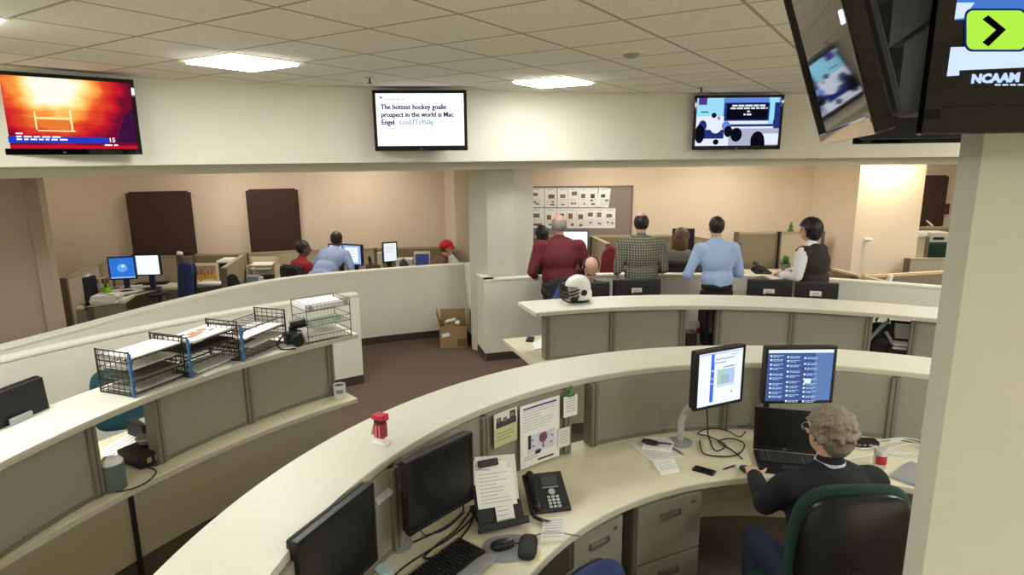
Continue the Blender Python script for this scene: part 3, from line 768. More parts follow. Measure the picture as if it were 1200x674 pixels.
t2 = thing('monitor_mount', 'dark bar arm running from the partition to the blue-posts monitor', 'monitor arm', (1.60, 3.68, 0.74))
g = G(); g.cyl((0, 0, 0), (0, 0, 0.5), 0.018, n=14); g.lathe([(0.06, 0), (0.06, 0.01), (0.03, 0.018)], 20); g.build('pole', BLKM, t2, smooth=True)
g = G(); g.tube([(0, 0, 0.46), (0.0, -0.2, 0.5), (-0.03, -0.40, 0.53)], 0.016, 8); g.build('bar', GREYP, t2, smooth=True)
# helpers to lay things on the worktop
def sheet(name, label, cat, pts, z, m=WHT, th=0.0015, group=None, lines=None, lm=INK):
    """paper lying flat: corner points in plan, order around"""
    c = sum((Vector(p[:2]) for p in pts), Vector((0, 0)))/len(pts)
    q = [Vector(p[:2])-c for p in pts]
    t = thing(name, label, cat, (c.x, c.y, z), 0, group)
    g = G().prism(q, 0, th); g.build('sheet', m, t)
    if lines:
        g = G(); a, b, cc_, d = q[0], q[1], q[2], q[3]
        for k in range(lines):
            v0 = (k+1)/(lines+1.5); v1 = v0+0.2/(lines+1.5); r_ = random.Random(k+lines); e = 0.92 if r_.random() < 0.7 else r_.uniform(0.4, 0.9)
            def pt(u, v): return (a*(1-u)+b*u)*(1-v)+(d*(1-u)+cc_*u)*v
            g.poly([(*pt(0.1, v0), th+0.0004), (*pt(e, v0), th+0.0004), (*pt(e, v1), th+0.0004), (*pt(0.1, v1), th+0.0004)])
        g.build('print', lm, t)
    return t

# --- document holder with papers
zD = 0.74
base = P(590, 622, zD); ax = (P(617, 609, zD)-P(565, 621, zD)); rz = math.atan2(ax.y, ax.x)
t = thing('document_holder', 'black easel document holder with stacked notes clipped to it', 'document holder', (base.x, base.y, zD), rz)
lean = Matrix.Translation((0, 0.0, 0.012)) @ Matrix.Rotation(rad(-32), 4, 'X')
g = G(); g.boxm(lean @ Matrix.Translation((0, 0.006, 0.15)), (0.23, 0.008, 0.30), 0.003); g.build('back_plate', BLKM, t)
g = G(); g.boxm(lean @ Matrix.Translation((0, -0.014, 0.008)), (0.25, 0.036, 0.016), 0.004); g.boxm(lean @ Matrix.Translation((0, -0.03, 0.02)), (0.25, 0.005, 0.03), 0.002); g.build('paper_lip', BLKM, t)
g = G(); g.box((0, 0.12, 0.02), (0.2, 0.2, 0.02), bev=0.005); g.box((0, 0.19, 0.10), (0.06, 0.02, 0.19), rx=rad(10)); g.build('rear_stand', BLKM, t)
g = G(); g.boxm(lean @ Matrix.Translation((-0.02, -0.008, 0.305)), (0.10, 0.035, 0.035), 0.006); g.build('clip', BLK, t)
def upright(parent, M, name, c, w, h, m, lines, tw_=0.0, lm=INK, y=-0.001):
    g = G(); MM = M @ Matrix.Translation(c) @ Matrix.Rotation(tw_, 4, 'Y'); g.boxm(MM, (w, 0.0012, h)); g.mi = 1
    r_ = random.Random(int(h*1000)+lines)
    for k in range(lines):
        zz = h/2-h*(k+1)/(lines+1.3); e = r_.uniform(0.5, 1.0)*0.8*w
        g.boxm(MM @ Matrix.Translation((-0.4*w+e/2, -0.0009, zz)), (e, 0.0004, h*0.16/(lines+1)))
    return g.build(name, [m, lm], parent)
tN = thing('paper_stack', 'white handwritten pages clipped on the black document holder', 'papers', (base.x, base.y, zD), rz)
upright(tN, lean, 'lower_slip', (0.02, -0.0075, 0.075), 0.09, 0.13, WHT, 5, 0.03)
upright(tN, lean, 'rear_page', (0.012, -0.0045, 0.23), 0.205, 0.21, WHT2, 8, 0.1)
upright(tN, lean, 'front_page', (-0.005, -0.0105, 0.185), 0.195, 0.17, WHT, 9, 0.05)
upright(tN, lean, 'top_page', (-0.022, -0.0065, 0.26), 0.18, 0.11, WHT, 4, 0.16)

# --- desk phone
pc = P(640, 588, zD); ax = P(667, 604, zD)-P(625, 609, zD); rz = math.atan2(ax.y, ax.x)
t = thing('desk_phone', 'black office phone with corded handset and silver keypad on the worktop', 'phone', (pc.x, pc.y, zD), rz)
PH = mat('phone_charcoal', (44, 45, 48), 0.45)
Mp = Matrix.Translation((0, 0, 0.05)) @ Matrix.Rotation(rad(24), 4, 'X')
g = G(); g.boxm(Mp @ Matrix.Translation((0, 0, 0)), (0.21, 0.235, 0.028), 0.01); g.build('body', PH, t)
g = G(); g.box((0, 0.05, 0.035), (0.16, 0.09, 0.07), bev=0.01); g.build('stand_foot', BLKM, t)
g = G(); g.boxm(Mp @ Matrix.Translation((0.025, 0.062, 0.0155)), (0.085, 0.065, 0.004), 0.001); g.build('display', mat('phone_display', (70, 78, 78), 0.15), t)
g = G(); g.boxm(Mp @ Matrix.Translation((0.025, 0.02, 0.0155)), (0.085, 0.006, 0.004)); g.build('softkey_strip', GREYP, t)
g = G()
a = Mp @ Vector((0.025, -0.008, 0.014)); b = Mp @ Vector((0.025, -0.008, 0.0195)); g.cyl(a, b, 0.017, n=20)
g.build('navigation_dial', mat('phone_silver', (196, 200, 200), 0.35), t)
g = G()
for i in range(3):
    for j in range(4): g.boxm(Mp @ Matrix.Translation((0.003+i*0.022, -0.038-j*0.019, 0.016)), (0.016, 0.012, 0.006), 0.002)
g.build('keypad', mat('key_pale', (214, 216, 214), 0.5), t)
g = G(); pts = [Mp @ Vector((-0.07, y, 0.028+h)) for y, h in ((0.105, 0), (0.08, 0.012), (0.0, 0.018), (-0.08, 0.012), (-0.105, 0))]
g.tube(pts, 0.017, 10, smooth=4)
for y in (0.092, -0.092): g.cap(Mp @ Vector((-0.07, y, 0.022)), Mp @ Vector((-0.07, y, 0.03)), 0.028, 0.024, 14)
g.build('handset', BLK, t, smooth=True)
pts = []
for k in range(140):
    u = k/139; cpt = Vector((-0.095, -0.12, 0.03)).lerp(Vector((-0.03, -0.2, 0.012)), u)+Vector((-0.03*math.sin(pi*u), 0, 0)); a = k*0.9
    pts.append(cpt+Vector((0.008*math.cos(a), 0, 0.008*math.sin(a))))
G().tube(pts, 0.0024, 5).build('coiled_cord', BLK, t)

# --- keyboard, mouse pad, mouse, notepad, sticky note
k0, k1, k2 = P(539, 635, zD), P(490, 672, zD), P(564, 650, zD)
ax = (k0-k1).normalized(); rz = math.atan2(ax.y, ax.x)
cen_ = k0-ax*0.225+Vector((ax.y, -ax.x, 0))*0.075
t = thing('keyboard', 'black keyboard with a grey wrist rest at the bottom edge of the view', 'keyboard', (cen_.x, cen_.y, zD), rz)
g = G(); g.box((0, 0, 0.011), (0.45, 0.15, 0.02), rx=rad(3), bev=0.004); g.build('body', BLK, t)
g = G()
for r_ in range(6):
    n = 21 if r_ < 5 else 14; x = -0.215
    for k in range(n):
        wd_ = 0.0165 if n == 21 else (0.0165 if k != 4 else 0.1)
        g.box((x+wd_/2, 0.058-r_*0.0225+(0.002 if r_ else 0.004), 0.0255+(0.003-r_*0.0012)), (wd_-0.003, 0.0185, 0.008), bev=0.0015); x += wd_+0.004
        if x > 0.213: break
g.build('keycaps', mat('keycap_black', (34, 34, 36), 0.5), t)
g = G(); g.cushion((0, -0.112, 0.009), (0.46, 0.075, 0.022), 0.4); g.build('wrist_rest', mat('grey_gel', (146, 148, 152), 0.5), t, smooth=True)
pc = P(596, 643, zD)
t = thing('mouse_pad', 'grey rounded mouse pad with a puffy black wrist rest', 'mouse pad', (pc.x, pc.y, zD), rad(10))
g = G(); g.cushion((0, 0, 0.003), (0.235, 0.2, 0.007), 0.75); g.build('pad', mat('pad_grey', (150, 154, 160), 0.7), t, smooth=True)
g = G(); g.cushion((0.085, -0.02, 0.012), (0.085, 0.185, 0.026), 0.6, Matrix.Rotation(rad(-16), 3, 'Z')); g.build('wrist_rest', BLKM, t, smooth=True)
pm = P(589, 642, zD+0.007)
t = thing('mouse', 'black mouse resting on the grey mouse pad', 'mouse', (pm.x, pm.y, zD+0.0065), rad(-70))
g = G(); g.cushion((0, 0, 0.016), (0.062, 0.112, 0.036), 0.8); g.build('shell', BLK, t, smooth=True)
G().box((0, 0.035, 0.0335), (0.008, 0.02, 0.006), bev=0.002).build('wheel', GREYP, t)
G().tube([(0, 0.055, 0.01), (0.0, 0.1, 0.004), (-0.03, 0.17, 0.004), (-0.02, 0.26, 0.004), (0.05, 0.36, 0.004)], 0.0022, 6, smooth=6).build('cord', BLK, t)
pts = [P(637, 610, zD), P(663, 608, zD), P(660, 636, zD), P(633, 637, zD)]
t = sheet('notepad', 'small white notepad with curled edge in front of the phone', 'notepad', pts, zD, WHT, 0.012, lines=7)
pts = [P(622, 650, zD), P(634, 648, zD), P(633, 657, zD), P(621, 660, zD)]
sheet('sticky_note', 'tiny pale yellow sticky note near the black wrist rest', 'note', pts, zD, mat('sticky_yellow', (240, 226, 170), 0.8), 0.004)
pts = [P(436, 668, zD), P(452, 662, zD), P(462, 672, zD), P(447, 678, zD)]
sheet('tissue_packet', 'small pale blue packet beside the left blank monitor', 'packet', pts, zD, mat('packet_blue', (196, 222, 230), 0.5), 0.015)

# --- things pinned to the partition (inner face radius 2.215)
def pinned(name, label, cat, a0, a1, z0, z1, m, R=2.2, extras=None):
    t = thing(name, label, cat, C3)
    g = G().arc(R-0.0008, R+0.0008, a0, a1, z0, z1, tuple(C0), n=10); rel(g).build('sheet', m, t)
    for k, (nm, mm, rs) in enumerate(extras or []):
        g = G()
        for (u0, v0, u1, v1) in rs:
            g.arc(R-0.0022-0.0004*k, R-0.0008, a0+(a1-a0)*u0, a0+(a1-a0)*u1, z0+(z1-z0)*v0, z0+(z1-z0)*v1, tuple(C0), n=3)
        rel(g).build(nm, mm, t)
    return t
def zR(px, py, R):
    a = angR(px, py, R); p = pol(R, a); d = ray(px, py); return EYE+d.z*(p.y/d.y)
R_ = 2.2
a0, a1 = angR(609.5, 500, R_), angR(655.5, 490, R_)
r = random.Random(2)
ln = [(0.08, 0.9-k*0.045, r.uniform(0.5, 0.92), 0.906-k*0.045) for k in range(8)]
pinned('wall_calendar', 'tall white printed poster with a tree diagram pinned on the partition', 'poster', a0, a1, zR(610, 551, R_), zR(632, 470, R_), WHT, R_,
       [('header_bar', mat('poster_blue', (52, 72, 150), 0.8), [(0.08, 0.925, 0.92, 0.95)]), ('print', INK, ln+[(0.1, 0.12, 0.45, 0.13), (0.1, 0.16, 0.5, 0.17)]),
        ('picture_background', mat('poster_lilac', (214, 214, 230), 0.8), [(0.2, 0.2, 0.88, 0.5)]),
        ('diagram', mat('poster_maroon', (120, 78, 84), 0.8), [(0.48, 0.36, 0.68, 0.46), (0.51, 0.33, 0.65, 0.48), (0.56, 0.24, 0.6, 0.34), (0.28, 0.4, 0.34, 0.42), (0.78, 0.38, 0.84, 0.4), (0.3, 0.3, 0.36, 0.32), (0.76, 0.28, 0.82, 0.3)]),
        ('dark_boxes', INKD, [(0.2, 0.28, 0.27, 0.5), (0.38, 0.17, 0.52, 0.23), (0.45, 0.05, 0.85, 0.075)])])
a0, a1 = angR(578.5, 500, R_), angR(605.5, 495, R_)
pinned('photo_card', 'small green and white card with a photo of people pinned left of the poster', 'card', a0, a1, zR(590, 521, R_), zR(590, 482, R_), mat('card_green', (196, 204, 152), 0.8), R_-0.002,
       [('card_white', WHT2, [(0, 0.56, 1, 1)]), ('photo', mat('photo_dark', (64, 58, 66), 0.7), [(0.08, 0.56, 0.96, 0.74), (0.1, 0.74, 0.3, 0.86), (0.4, 0.74, 0.55, 0.82), (0.68, 0.74, 0.92, 0.95)]),
        ('faces', mat('photo_skin', (168, 116, 98), 0.7), [(0.14, 0.74, 0.26, 0.84), (0.42, 0.70, 0.53, 0.79), (0.72, 0.78, 0.86, 0.88)]), ('print', mat('card_print', (150, 160, 112), 0.8), [(0.1, 0.38, 0.8, 0.4), (0.1, 0.28, 0.85, 0.3), (0.1, 0.18, 0.7, 0.2)])])
a0, a1 = angR(659, 480, R_), angR(675, 476, R_)
t = pinned('note_sheet', 'small white note hung by a green clip on the partition post', 'note', a0, a1, zR(667, 487, R_), zR(667, 463, R_), WHT, R_-0.012, [('print', INK, [(0.15, 0.85-k*0.12, 0.85, 0.88-k*0.12) for k in range(6)])])
g = G(); p = pol(R_-0.014, (a0+a1)/2, z=zR(667, 462, R_)); g.box(p, (0.05, 0.014, 0.02), rz=rad((a0+a1)/2-90), bev=0.004); g.box(p+Vector((0, 0, 0.03)), (0.012, 0.014, 0.05), rz=rad((a0+a1)/2-90)); rel(g).build('clip', mat('clip_green', (66, 132, 62), 0.5), t)
a0, a1 = angR(653, 510, R_), angR(667, 508, R_)
pinned('note_sheet', 'small white slip tucked beside the poster, below the clipped note', 'note', a0, a1, zR(660, 523, R_), zR(660, 501, R_), WHT2, R_-0.006, [('print', INK, [(0.15, 0.8-k*0.14, 0.8, 0.83-k*0.14) for k in range(5)])])

# --- papers, pen, phone in the middle of the worktop
pts = [P(737, 519, zD), P(779, 512, zD), P(800, 536, zD), P(762, 541, zD)]
sheet('document', 'largest white sheet under the pen left of the grey monitor arm', 'paper', pts, zD, WHT2, 0.003, lines=9)
pts = [P(757, 514, zD), P(792, 518, zD), P(786, 530, zD), P(752, 527, zD)]
sheet('document', 'folded white sheet lying on top of the papers by the grey arm', 'paper', pts, zD+0.003, WHT, 0.012, lines=5)
pts = [P(765, 543, zD), P(789, 540, zD), P(796, 553, zD), P(774, 557, zD)]
sheet('notepad', 'small white memo pad at the lower corner of the spread papers', 'notepad', pts, zD, WHT, 0.014, lines=5)
p = P(762, 523, zD)
t = thing('eyeglasses_case', 'small dark glossy case with a pen lying on the papers', 'case', (p.x, p.y, zD+0.016), rad(-25))
G().cushion((0, 0, 0.011), (0.1, 0.045, 0.024), 0.6).build('shell', BLK, t, smooth=True)
def pen(label, a, b, z, m=BLK):
    a, b = Vector((*a[:2], z+0.0055)), Vector((*b[:2], z+0.0055)); d = b-a
    t = thing('pen', label, 'pen', a)
    G().cyl((0, 0, 0), d*0.8, 0.005, n=8).build('barrel', m, t, smooth=True)
    g = G(); g.cyl(d*0.8, d*0.97, 0.005, 0.0015, n=8); g.build('tip', GREYP, t)
    G().cyl((0, 0, 0), -d.normalized()*0.012, 0.0035, n=8).build('button', GREYP, t)
pen('dark pen lying on the white papers by the grey monitor arm', P(771, 523, zD), P(790, 525, zD), zD+0.018)
pen('brown pen lying beside the white papers near the grey arm', P(789, 527, zD), P(802, 535, zD), zD+0.003, mat('brown_pen', (96, 70, 52), 0.5))
pen('black pen on the worktop between smartphone and mouse hand', P(848, 551, zD), P(863, 546, zD), zD)
pc = P(825, 552.5, zD); ax = P(838, 556, zD)-P(813, 549, zD)
t = thing('smartphone', 'black smartphone lying face up on the cream worktop', 'phone', (pc.x, pc.y, zD), math.atan2(ax.y, ax.x))
G().box((0, 0, 0.005), (0.118, 0.06, 0.0095), bev=0.003).build('body', BLK, t)
G().box((0, 0, 0.0101), (0.085, 0.052, 0.0008)).build('glass', BLKG, t)

# --- laptop
a, b = P(883, 531.5, zD), P(956, 537.5, zD); ax = b-a; rz = math.atan2(ax.y, ax.x)-rad(2); m = (a+b)/2
t = thing('laptop', 'open black laptop with a dark screen in front of the seated man', 'laptop', (m.x, m.y, zD), rz)
G().box((0, -0.12, 0.013), (0.345, 0.245, 0.024), bev=0.006).build('base', BLK, t)
Ml = Matrix.Translation((0, 0.004, 0.024)) @ Matrix.Rotation(rad(-12), 4, 'X')
G().boxm(Ml @ Matrix.Translation((0, 0.006, 0.125)), (0.345, 0.012, 0.25), 0.004).build('lid', BLK, t)
G().boxm(Ml @ Matrix.Translation((0, -0.0008, 0.13)), (0.315, 0.002, 0.21)).build('screen', mat('laptop_screen', (10, 10, 11), 0.35), t)
g = G()
for r_ in range(6):
    for k in range(15): g.box((-0.145+k*0.0205, -0.025-r_*0.021, 0.0265), (0.0175, 0.0175, 0.005), bev=0.0012)
g.build('keys', mat('laptop_keys', (58, 58, 60), 0.35), t)
G().box((0, -0.19, 0.0255), (0.085, 0.05, 0.001)).build('touchpad', mat('touchpad', (52, 52, 55), 0.3), t)
text('DELL', 0.012, GREYP, t, (Ml @ Vector((0, -0.002, 0.012))), (pi/2-rad(12), 0, 0), align='CENTER', name='logo')

# --- soda can, cables, black hub, closed silver laptop
p = P(1030, 549, zD)
t = thing('soda_can', 'silver and red soda can on the worktop right of the seated man', 'can', (p.x, p.y, zD), rad(-100))
g = G(); g.lathe([(0.026, 0), (0.032, 0.006), (0.033, 0.02), (0.033, 0.098), (0.028, 0.112), (0.026, 0.116)], 24); g.build('body', mat('can_silver', (206, 204, 204), 0.3, 0.5), t, smooth=True)
g = G().arc(0.0328, 0.0336, -60, 60, 0.035, 0.085, n=10); g.build('red_print', mat('can_red', (168, 34, 48), 0.4), t)
g = G().arc(0.0330, 0.0338, 110, 240, 0.035, 0.085, n=10); g.build('red_print', MATS['can_red'], t)
g = G(); g.lathe([(0.025, 0.112), (0.022, 0.110), (0.002, 0.110)], 20); g.build('lid', SILV, t)
def cable(label, pts, r, m, name='cable', z=zD, group=None):
    t = tag(G().tube([Vector((p.x, p.y, max(p.z, z+r))) for p in catmull([Vector(p) for p in pts], 10)], r, 6).build(name, m, smooth=True), label, 'cable', group)
    return t
WC = mat('white_cable', (226, 228, 224), 0.5)
r = random.Random(8)
for k in range(3):
    c = P(1052+k*3, 527, zD); pts = [c+Vector((0.13*math.cos(a)*(1+0.15*k)+r.uniform(-.015, .015), 0.10*math.sin(a)+r.uniform(-.015, .015), 0.006+0.009*k+0.004*math.sin(a*2))) for a in [i*0.7+k for i in range(11)]]
    if k == 0: pts += [P(1015, 534, zD+0.01), P(985, 540, zD+0.01)]
    if k == 1: pts = [P(998, 521, zD+0.01), P(1014, 526, zD+0.012)]+pts
    cable(('outermost white', 'middle white', 'innermost white')[k]+' loop of network cable coiled on the worktop by the pillar', pts, 0.0035, WC)
BC = mat('black_cable', (16, 16, 17), 0.5)
pts = [P(828, 474, 0.98), P(829, 490, 0.9), P(830, 510, zD+0.01), P(838, 528, zD+0.01), P(850, 522, zD+0.01), P(832, 512, zD+0.02), P(818, 508, zD+0.01), P(832, 502, zD+0.03), P(852, 505, zD+0.02), P(866, 512, zD+0.01), P(874, 506, zD+0.02)]
cable('black monitor cord dropping from the web-page monitor into the tangle', pts, 0.004, BC)
pts = [P(820, 516, zD+0.01), P(824, 531, zD+0.01), P(846, 535, zD+0.01), P(866, 532, zD+0.01), P(872, 520, zD+0.02), P(856, 514, zD+0.02), P(842, 518, zD+0.015), P(858, 528, zD+0.01), P(870, 538, zD+0.01)]
cable('black power cord looping on the worktop left of the laptop', pts, 0.0045, BC)
pts = [P(826, 498, zD+0.03), P(850, 498, zD+0.02), P(872, 500, zD+0.02), P(886, 492, zD+0.05)]
cable('thin black lead running behind the laptop to the blue-posts monitor', pts, 0.003, BC)
ct = [([P(540, 585, 0.87), P(542, 600, zD+.03), P(520, 620, zD), P(495, 632, zD), P(470, 642, zD), P(440, 652, zD)], 0.0045, 'black cord curving from the turned monitor toward the left blank one'),
      ([P(552, 598, zD), P(535, 622, zD), P(512, 640, zD), P(497, 655, zD), P(520, 650, zD), P(548, 620, zD+.01), P(556, 600, zD)], 0.0045, 'black cord bunched beside the document holder base'),
      ([P(556, 606, zD), P(530, 630, zD), P(500, 648, zD), P(476, 664, zD), P(462, 676, zD)], 0.004, 'black cord running past the keyboard to the bottom edge'),
      ([P(486, 612, zD+.1), P(500, 628, zD), P(520, 622, zD), P(545, 600, zD+.02)], 0.003, 'thin black lead under the turned blank monitor')]
for pts, r_, lb in ct: cable(lb, pts, r_, BC)
pc = P(1010, 522, zD)
t = thing('docking_hub', 'flat black hub on the worktop behind the head of the seated man', 'hub', (pc.x, pc.y, zD), rad(-6))
G().box((0, 0, 0.02), (0.17, 0.07, 0.036), bev=0.006).build('body', BLK, t)
g = G()
for k in range(5): g.box((-0.06+k*0.03, -0.036, 0.018), (0.016, 0.003, 0.01))
g.build('ports', GREYP, t)
pc = P(1078, 560, zD)
t = thing('tablet', 'closed silver tablet on the worktop against the pillar edge', 'tablet', (pc.x, pc.y, zD), rad(38))
G().box((0, 0, 0.01), (0.26, 0.2, 0.018), bev=0.005).build('body', mat('tablet_silver', (176, 178, 182), 0.35, 0.4), t)
G().box((0, 0, 0.0195), (0.06, 0.02, 0.0008)).build('emblem', GREYP, t)

# --- red figurine on the ledge
pc = P(447, 520, ZL)
t = thing('figurine', 'small red boxy figurine on a white foot standing on the front ledge', 'figurine', (pc.x, pc.y, ZL), rad(-25))
RD = mat('toy_red', (206, 34, 68), 0.4); RD2 = mat('toy_dark_red', (150, 24, 50), 0.45)
g = G(); g.box((0, 0, 0.006), (0.075, 0.05, 0.012), bev=0.004); g.box((0, 0, 0.022), (0.035, 0.03, 0.026), bev=0.004); g.build('foot', WHT, t)
g = G(); g.box((0, 0, 0.068), (0.048, 0.04, 0.07), bev=0.005); g.build('body', RD2, t)
g = G(); g.box((-0.01, -0.021, 0.066), (0.008, 0.004, 0.06)); g.box((0.008, -0.021, 0.066), (0.006, 0.004, 0.06)); g.build('stripes', mat('toy_pink', (236, 130, 150), 0.5), t)
g = G(); g.cap((-0.03, 0, 0.085), (-0.036, -0.012, 0.05), 0.011, 0.008); g.build('arm', mat('toy_tan', (176, 140, 100), 0.6), t, smooth=True)
g = G(); g.box((0, -0.002, 0.114), (0.046, 0.036, 0.022), bev=0.004); g.build('face', BLK, t)
g = G(); g.box((0, 0, 0.134), (0.06, 0.052, 0.02), bev=0.004); g.box((0.036, -0.004, 0.13), (0.02, 0.02, 0.012), bev=0.003); g.build('hat', RD, t)
# ================================================================== LEFT WORKSTATION THINGS
WIRE = mat('black_wire', (58, 56, 50), 0.45, 0.3); BLUEP = mat('blue_plastic_strip', (62, 110, 160), 0.4)
def letter_tray(label, a, b, depth, h, tiers, full, end_right=True):
    """a, b: near bottom corners in plan"""
    a, b = Vector(a), Vector(b); d = b-a; L = d.length; rz = math.atan2(d.y, d.x)
    t = thing('letter_tray', label, 'letter tray', (a.x, a.y, ZL), rz, 'black letter trays on the left ledge')
    for k, x in enumerate((0.0, L)):
        g = G(); top = h if (k == 0 or end_right) else h*0.7
        for y in (0.0, depth): g.box((x, y, top/2), (0.008, 0.008, top))
        for i in range(tiers+1):
            z = 0.006+i*(top-0.012)/tiers; g.box((x, depth/2, z), (0.006, depth, 0.007))
        for i in range(tiers):
            z0 = 0.006+i*(top-0.012)/tiers; z1 = z0+(top-0.012)/tiers
            n = 6
            for j in range(n):
                y = depth*(j+0.5)/n; g.box((x, y, (z0+z1)/2), (0.003, 0.003, z1-z0))
            g.box((x, depth/2, z0+(z1-z0)*0.5), (0.003, depth, 0.003))
        g.build('end_frame', WIRE, t)
    g = G(); 
    for i in range(tiers):
        z = 0.01+i*(h-0.03)/(tiers-0.4)
        g.box((L/2, 0.0, z+0.008), (L, 0.004, 0.006)); g.box((L/2, depth, z+0.008), (L, 0.004, 0.006))
        n = 9
        for j in range(n): g.box((L/2, depth*(j+0.5)/n, z), (L, 0.0025, 0.0025))
        for j in range(7): g.box((L*(j+0.5)/7, depth/2, z-0.002), (0.0025, depth, 0.0025))
    g.build('shelf_wires', WIRE, t)
    g = G(); g.box((0, -0.006, h*0.48), (0.014, 0.012, h*0.96), bev=0.003)
    for i in range(tiers): g.box((0, -0.008, 0.03+i*(h-0.03)/tiers), (0.022, 0.016, 0.03), bev=0.004)
    g.build('corner_strip', BLUEP, t)
    return t, lambda i: 0.014+i*(h-0.03)/(tiers-0.4), L, rz, a
def tray_paper(label, tr, i, m, inset=(0.0, 0.0), th=0.006, skew=0.0, extra=None, grp=None):
    t, zf, L, rz, a = tr
    o = thing('paper_stack', label, 'papers', (a.x, a.y, ZL+zf(i)+0.002), rz, grp)
    d = dpt
    g = G(); g.box((L/2+inset[0], d/2+inset[1], th/2), (L*0.9, d*0.88, th), rz=skew); g.build('sheets', m, o)
    for nm, mm, pts in (extra or []):
        g = G()
        for (cx, cy, sx, sy, rz_) in pts: g.box((L*cx, d*cy, th+0.0012), (L*sx, d*sy, 0.002), rz=rz_)
        g.build(nm, mm, o)
    return o
dpt = 0.255
tA = letter_tray('black letter tray at the left end of the row holding blank white paper on top', P(157, 466, ZL)[:2], P(218, 442, ZL)[:2], dpt, 0.262, 4, 4)
tB = letter_tray('black letter tray in the middle of the row with a crumpled newspaper on top', P(224, 443, ZL)[:2], P(281, 420, ZL)[:2], dpt, 0.255, 4, 4)
tC = letter_tray('black letter tray at the right of the row beside the black camera', P(285, 424, ZL)[:2], P(336, 402, ZL)[:2], dpt, 0.25, 4, 3)
tray_paper('clean white paper in the top level of the left tray', tA, 3, WHT, (0.012, -0.01), 0.012)
tray_paper('loose white sheets in the second level of the left tray', tA, 2, WHT2, (0.0, 0.01), 0.006, 0.05)
tray_paper('grey folder stack in the third level of the left tray', tA, 1, mat('folder_grey', (120, 116, 104), 0.8), (0, 0), 0.012)
tray_paper('thin white sheets in the bottom level of the left tray', tA, 0, WHT2, (0.0, -0.01), 0.008, -0.03)
news = [('red_brown_print', mat('print_tan', (186, 132, 104), 0.8), [(0.45, 0.5, 0.22, 0.3, 0.3), (0.66, 0.62, 0.14, 0.2, -0.2), (0.3, 0.35, 0.12, 0.14, 0.1)]), ('dark_print', INKD, [(0.3, 0.66, 0.1, 0.06, 0.2), (0.72, 0.4, 0.12, 0.05, 0.1)])]
tray_paper('creased colour newspaper in the top level of the middle tray', tB, 3, WHT2, (0.01, -0.012), 0.014, 0.06, news)
tray_paper('dark folder in the second level of the middle tray', tB, 2, mat('folder_dark', (60, 56, 50), 0.7), (0, 0), 0.01)
tray_paper('white sheets in the bottom level of the middle tray', tB, 0, WHT, (0.02, -0.02), 0.006, 0.03)
tray_paper('white magazine with a red picture in the upper level of the right tray', tC, 2, WHT, (0.0, -0.01), 0.01, 0.05, [('red_picture', mat('print_red', (176, 72, 56), 0.7), [(0.35, 0.6, 0.16, 0.3, 0.2)]), ('dark_picture', INKD, [(0.52, 0.62, 0.08, 0.22, 0.2)])])
tray_paper('pale sheets in the lower level of the right tray', tC, 1, WHT2, (0.03, -0.02), 0.006, 0.06, [('brown_picture', mat('print_brown', (110, 84, 70), 0.8), [(0.35, 0.5, 0.35, 0.4, 0.1)])])
# thin wire tray
a, b = P(362, 404, ZL), P(412, 393.5, ZL); d = b-a; L = d.length; rz = math.atan2(d.y, d.x)
t = thing('letter_tray', 'thin silver wire letter tray at the far end of the left ledge', 'letter tray', (a.x, a.y, ZL), rz)
TW = mat('steel_wire', (108, 112, 108), 0.3, 0.7); H_ = 0.285; D_ = 0.26
g = G()
for x in (0, L):
    for y in (0, D_): g.cyl((x, y, 0), (x, y, H_), 0.0035, n=6)
g.build('corner_posts', TW, t)
for k, z in enumerate((0.01, 0.125, 0.24)):
    g = G()
    for zz in (z, z+0.045): g.tube([(0, 0, zz), (L, 0, zz), (L, D_, zz), (0, D_, zz), (0, 0, zz)], 0.0028, 5)
    for j in range(1, 12): g.tube([(L*j/12, 0, z+0.045), (L*j/12, 0, z), (L*j/12, D_, z), (L*j/12, D_, z+0.045)], 0.0012, 4)
    g.build('wire_shelf', TW, t)
for x in (0.03, L-0.03): G().box((x, -0.005, 0.262), (0.03, 0.004, 0.035), bev=0.001).build('label_clip', GREYP, t)
for z, lb, dx, th in ((0.242, 'white paper heaped in the top of the thin wire tray', -0.02, 0.03), (0.127, 'few clear sheets in the middle of the thin wire tray', 0, 0.004), (0.012, 'white paper stack in the bottom of the thin wire tray', -0.03, 0.045)):
    o = thing('paper_stack', lb, 'papers', (a.x, a.y, ZL+z+0.003), rz)
    G().box((L/2+dx, D_/2, th/2), (L*0.88, D_*0.9, th), bev=0.002).build('sheets', WHT if th > 0.01 else mat('pale_green_sheet', (190, 200, 184), 0.6), o)
# loose paper, camera
pts = [P(229, 434, ZL), P(258, 425, ZL), P(272, 428, ZL), P(240, 442, ZL)]
sheet('document', 'folded white sheet lying on the ledge in front of the middle tray', 'paper', pts, ZL, WHT, 0.003)
pc = P(346, 405, ZL)
t = thing('camera', 'black camera with stubby lens lying between the black and the wire trays', 'camera', (pc.x, pc.y, ZL), rad(35))
g = G(); g.box((0, 0.03, 0.055), (0.12, 0.06, 0.09), bev=0.012); g.box((0, 0.03, 0.115), (0.05, 0.05, 0.035), bev=0.008); g.build('body', BLK, t)
g = G(); g.cyl((0.0, 0.0, 0.055), (0.0, -0.075, 0.05), 0.036, 0.038, n=20); g.cyl((0.0, -0.075, 0.05), (0.0, -0.085, 0.05), 0.041, n=20); g.build('lens', BLKM, t, smooth=True)
g = G(); g.cyl((-0.02, 0.02, 0.145), (0.085, 0.0, 0.16), 0.032, 0.036, n=16); g.build('flash_head', BLK, t, smooth=True)
g = G(); g.box((0.035, -0.003, 0.09), (0.04, 0.004, 0.014), rz=0.2); g.build('badge', GREYP, t)
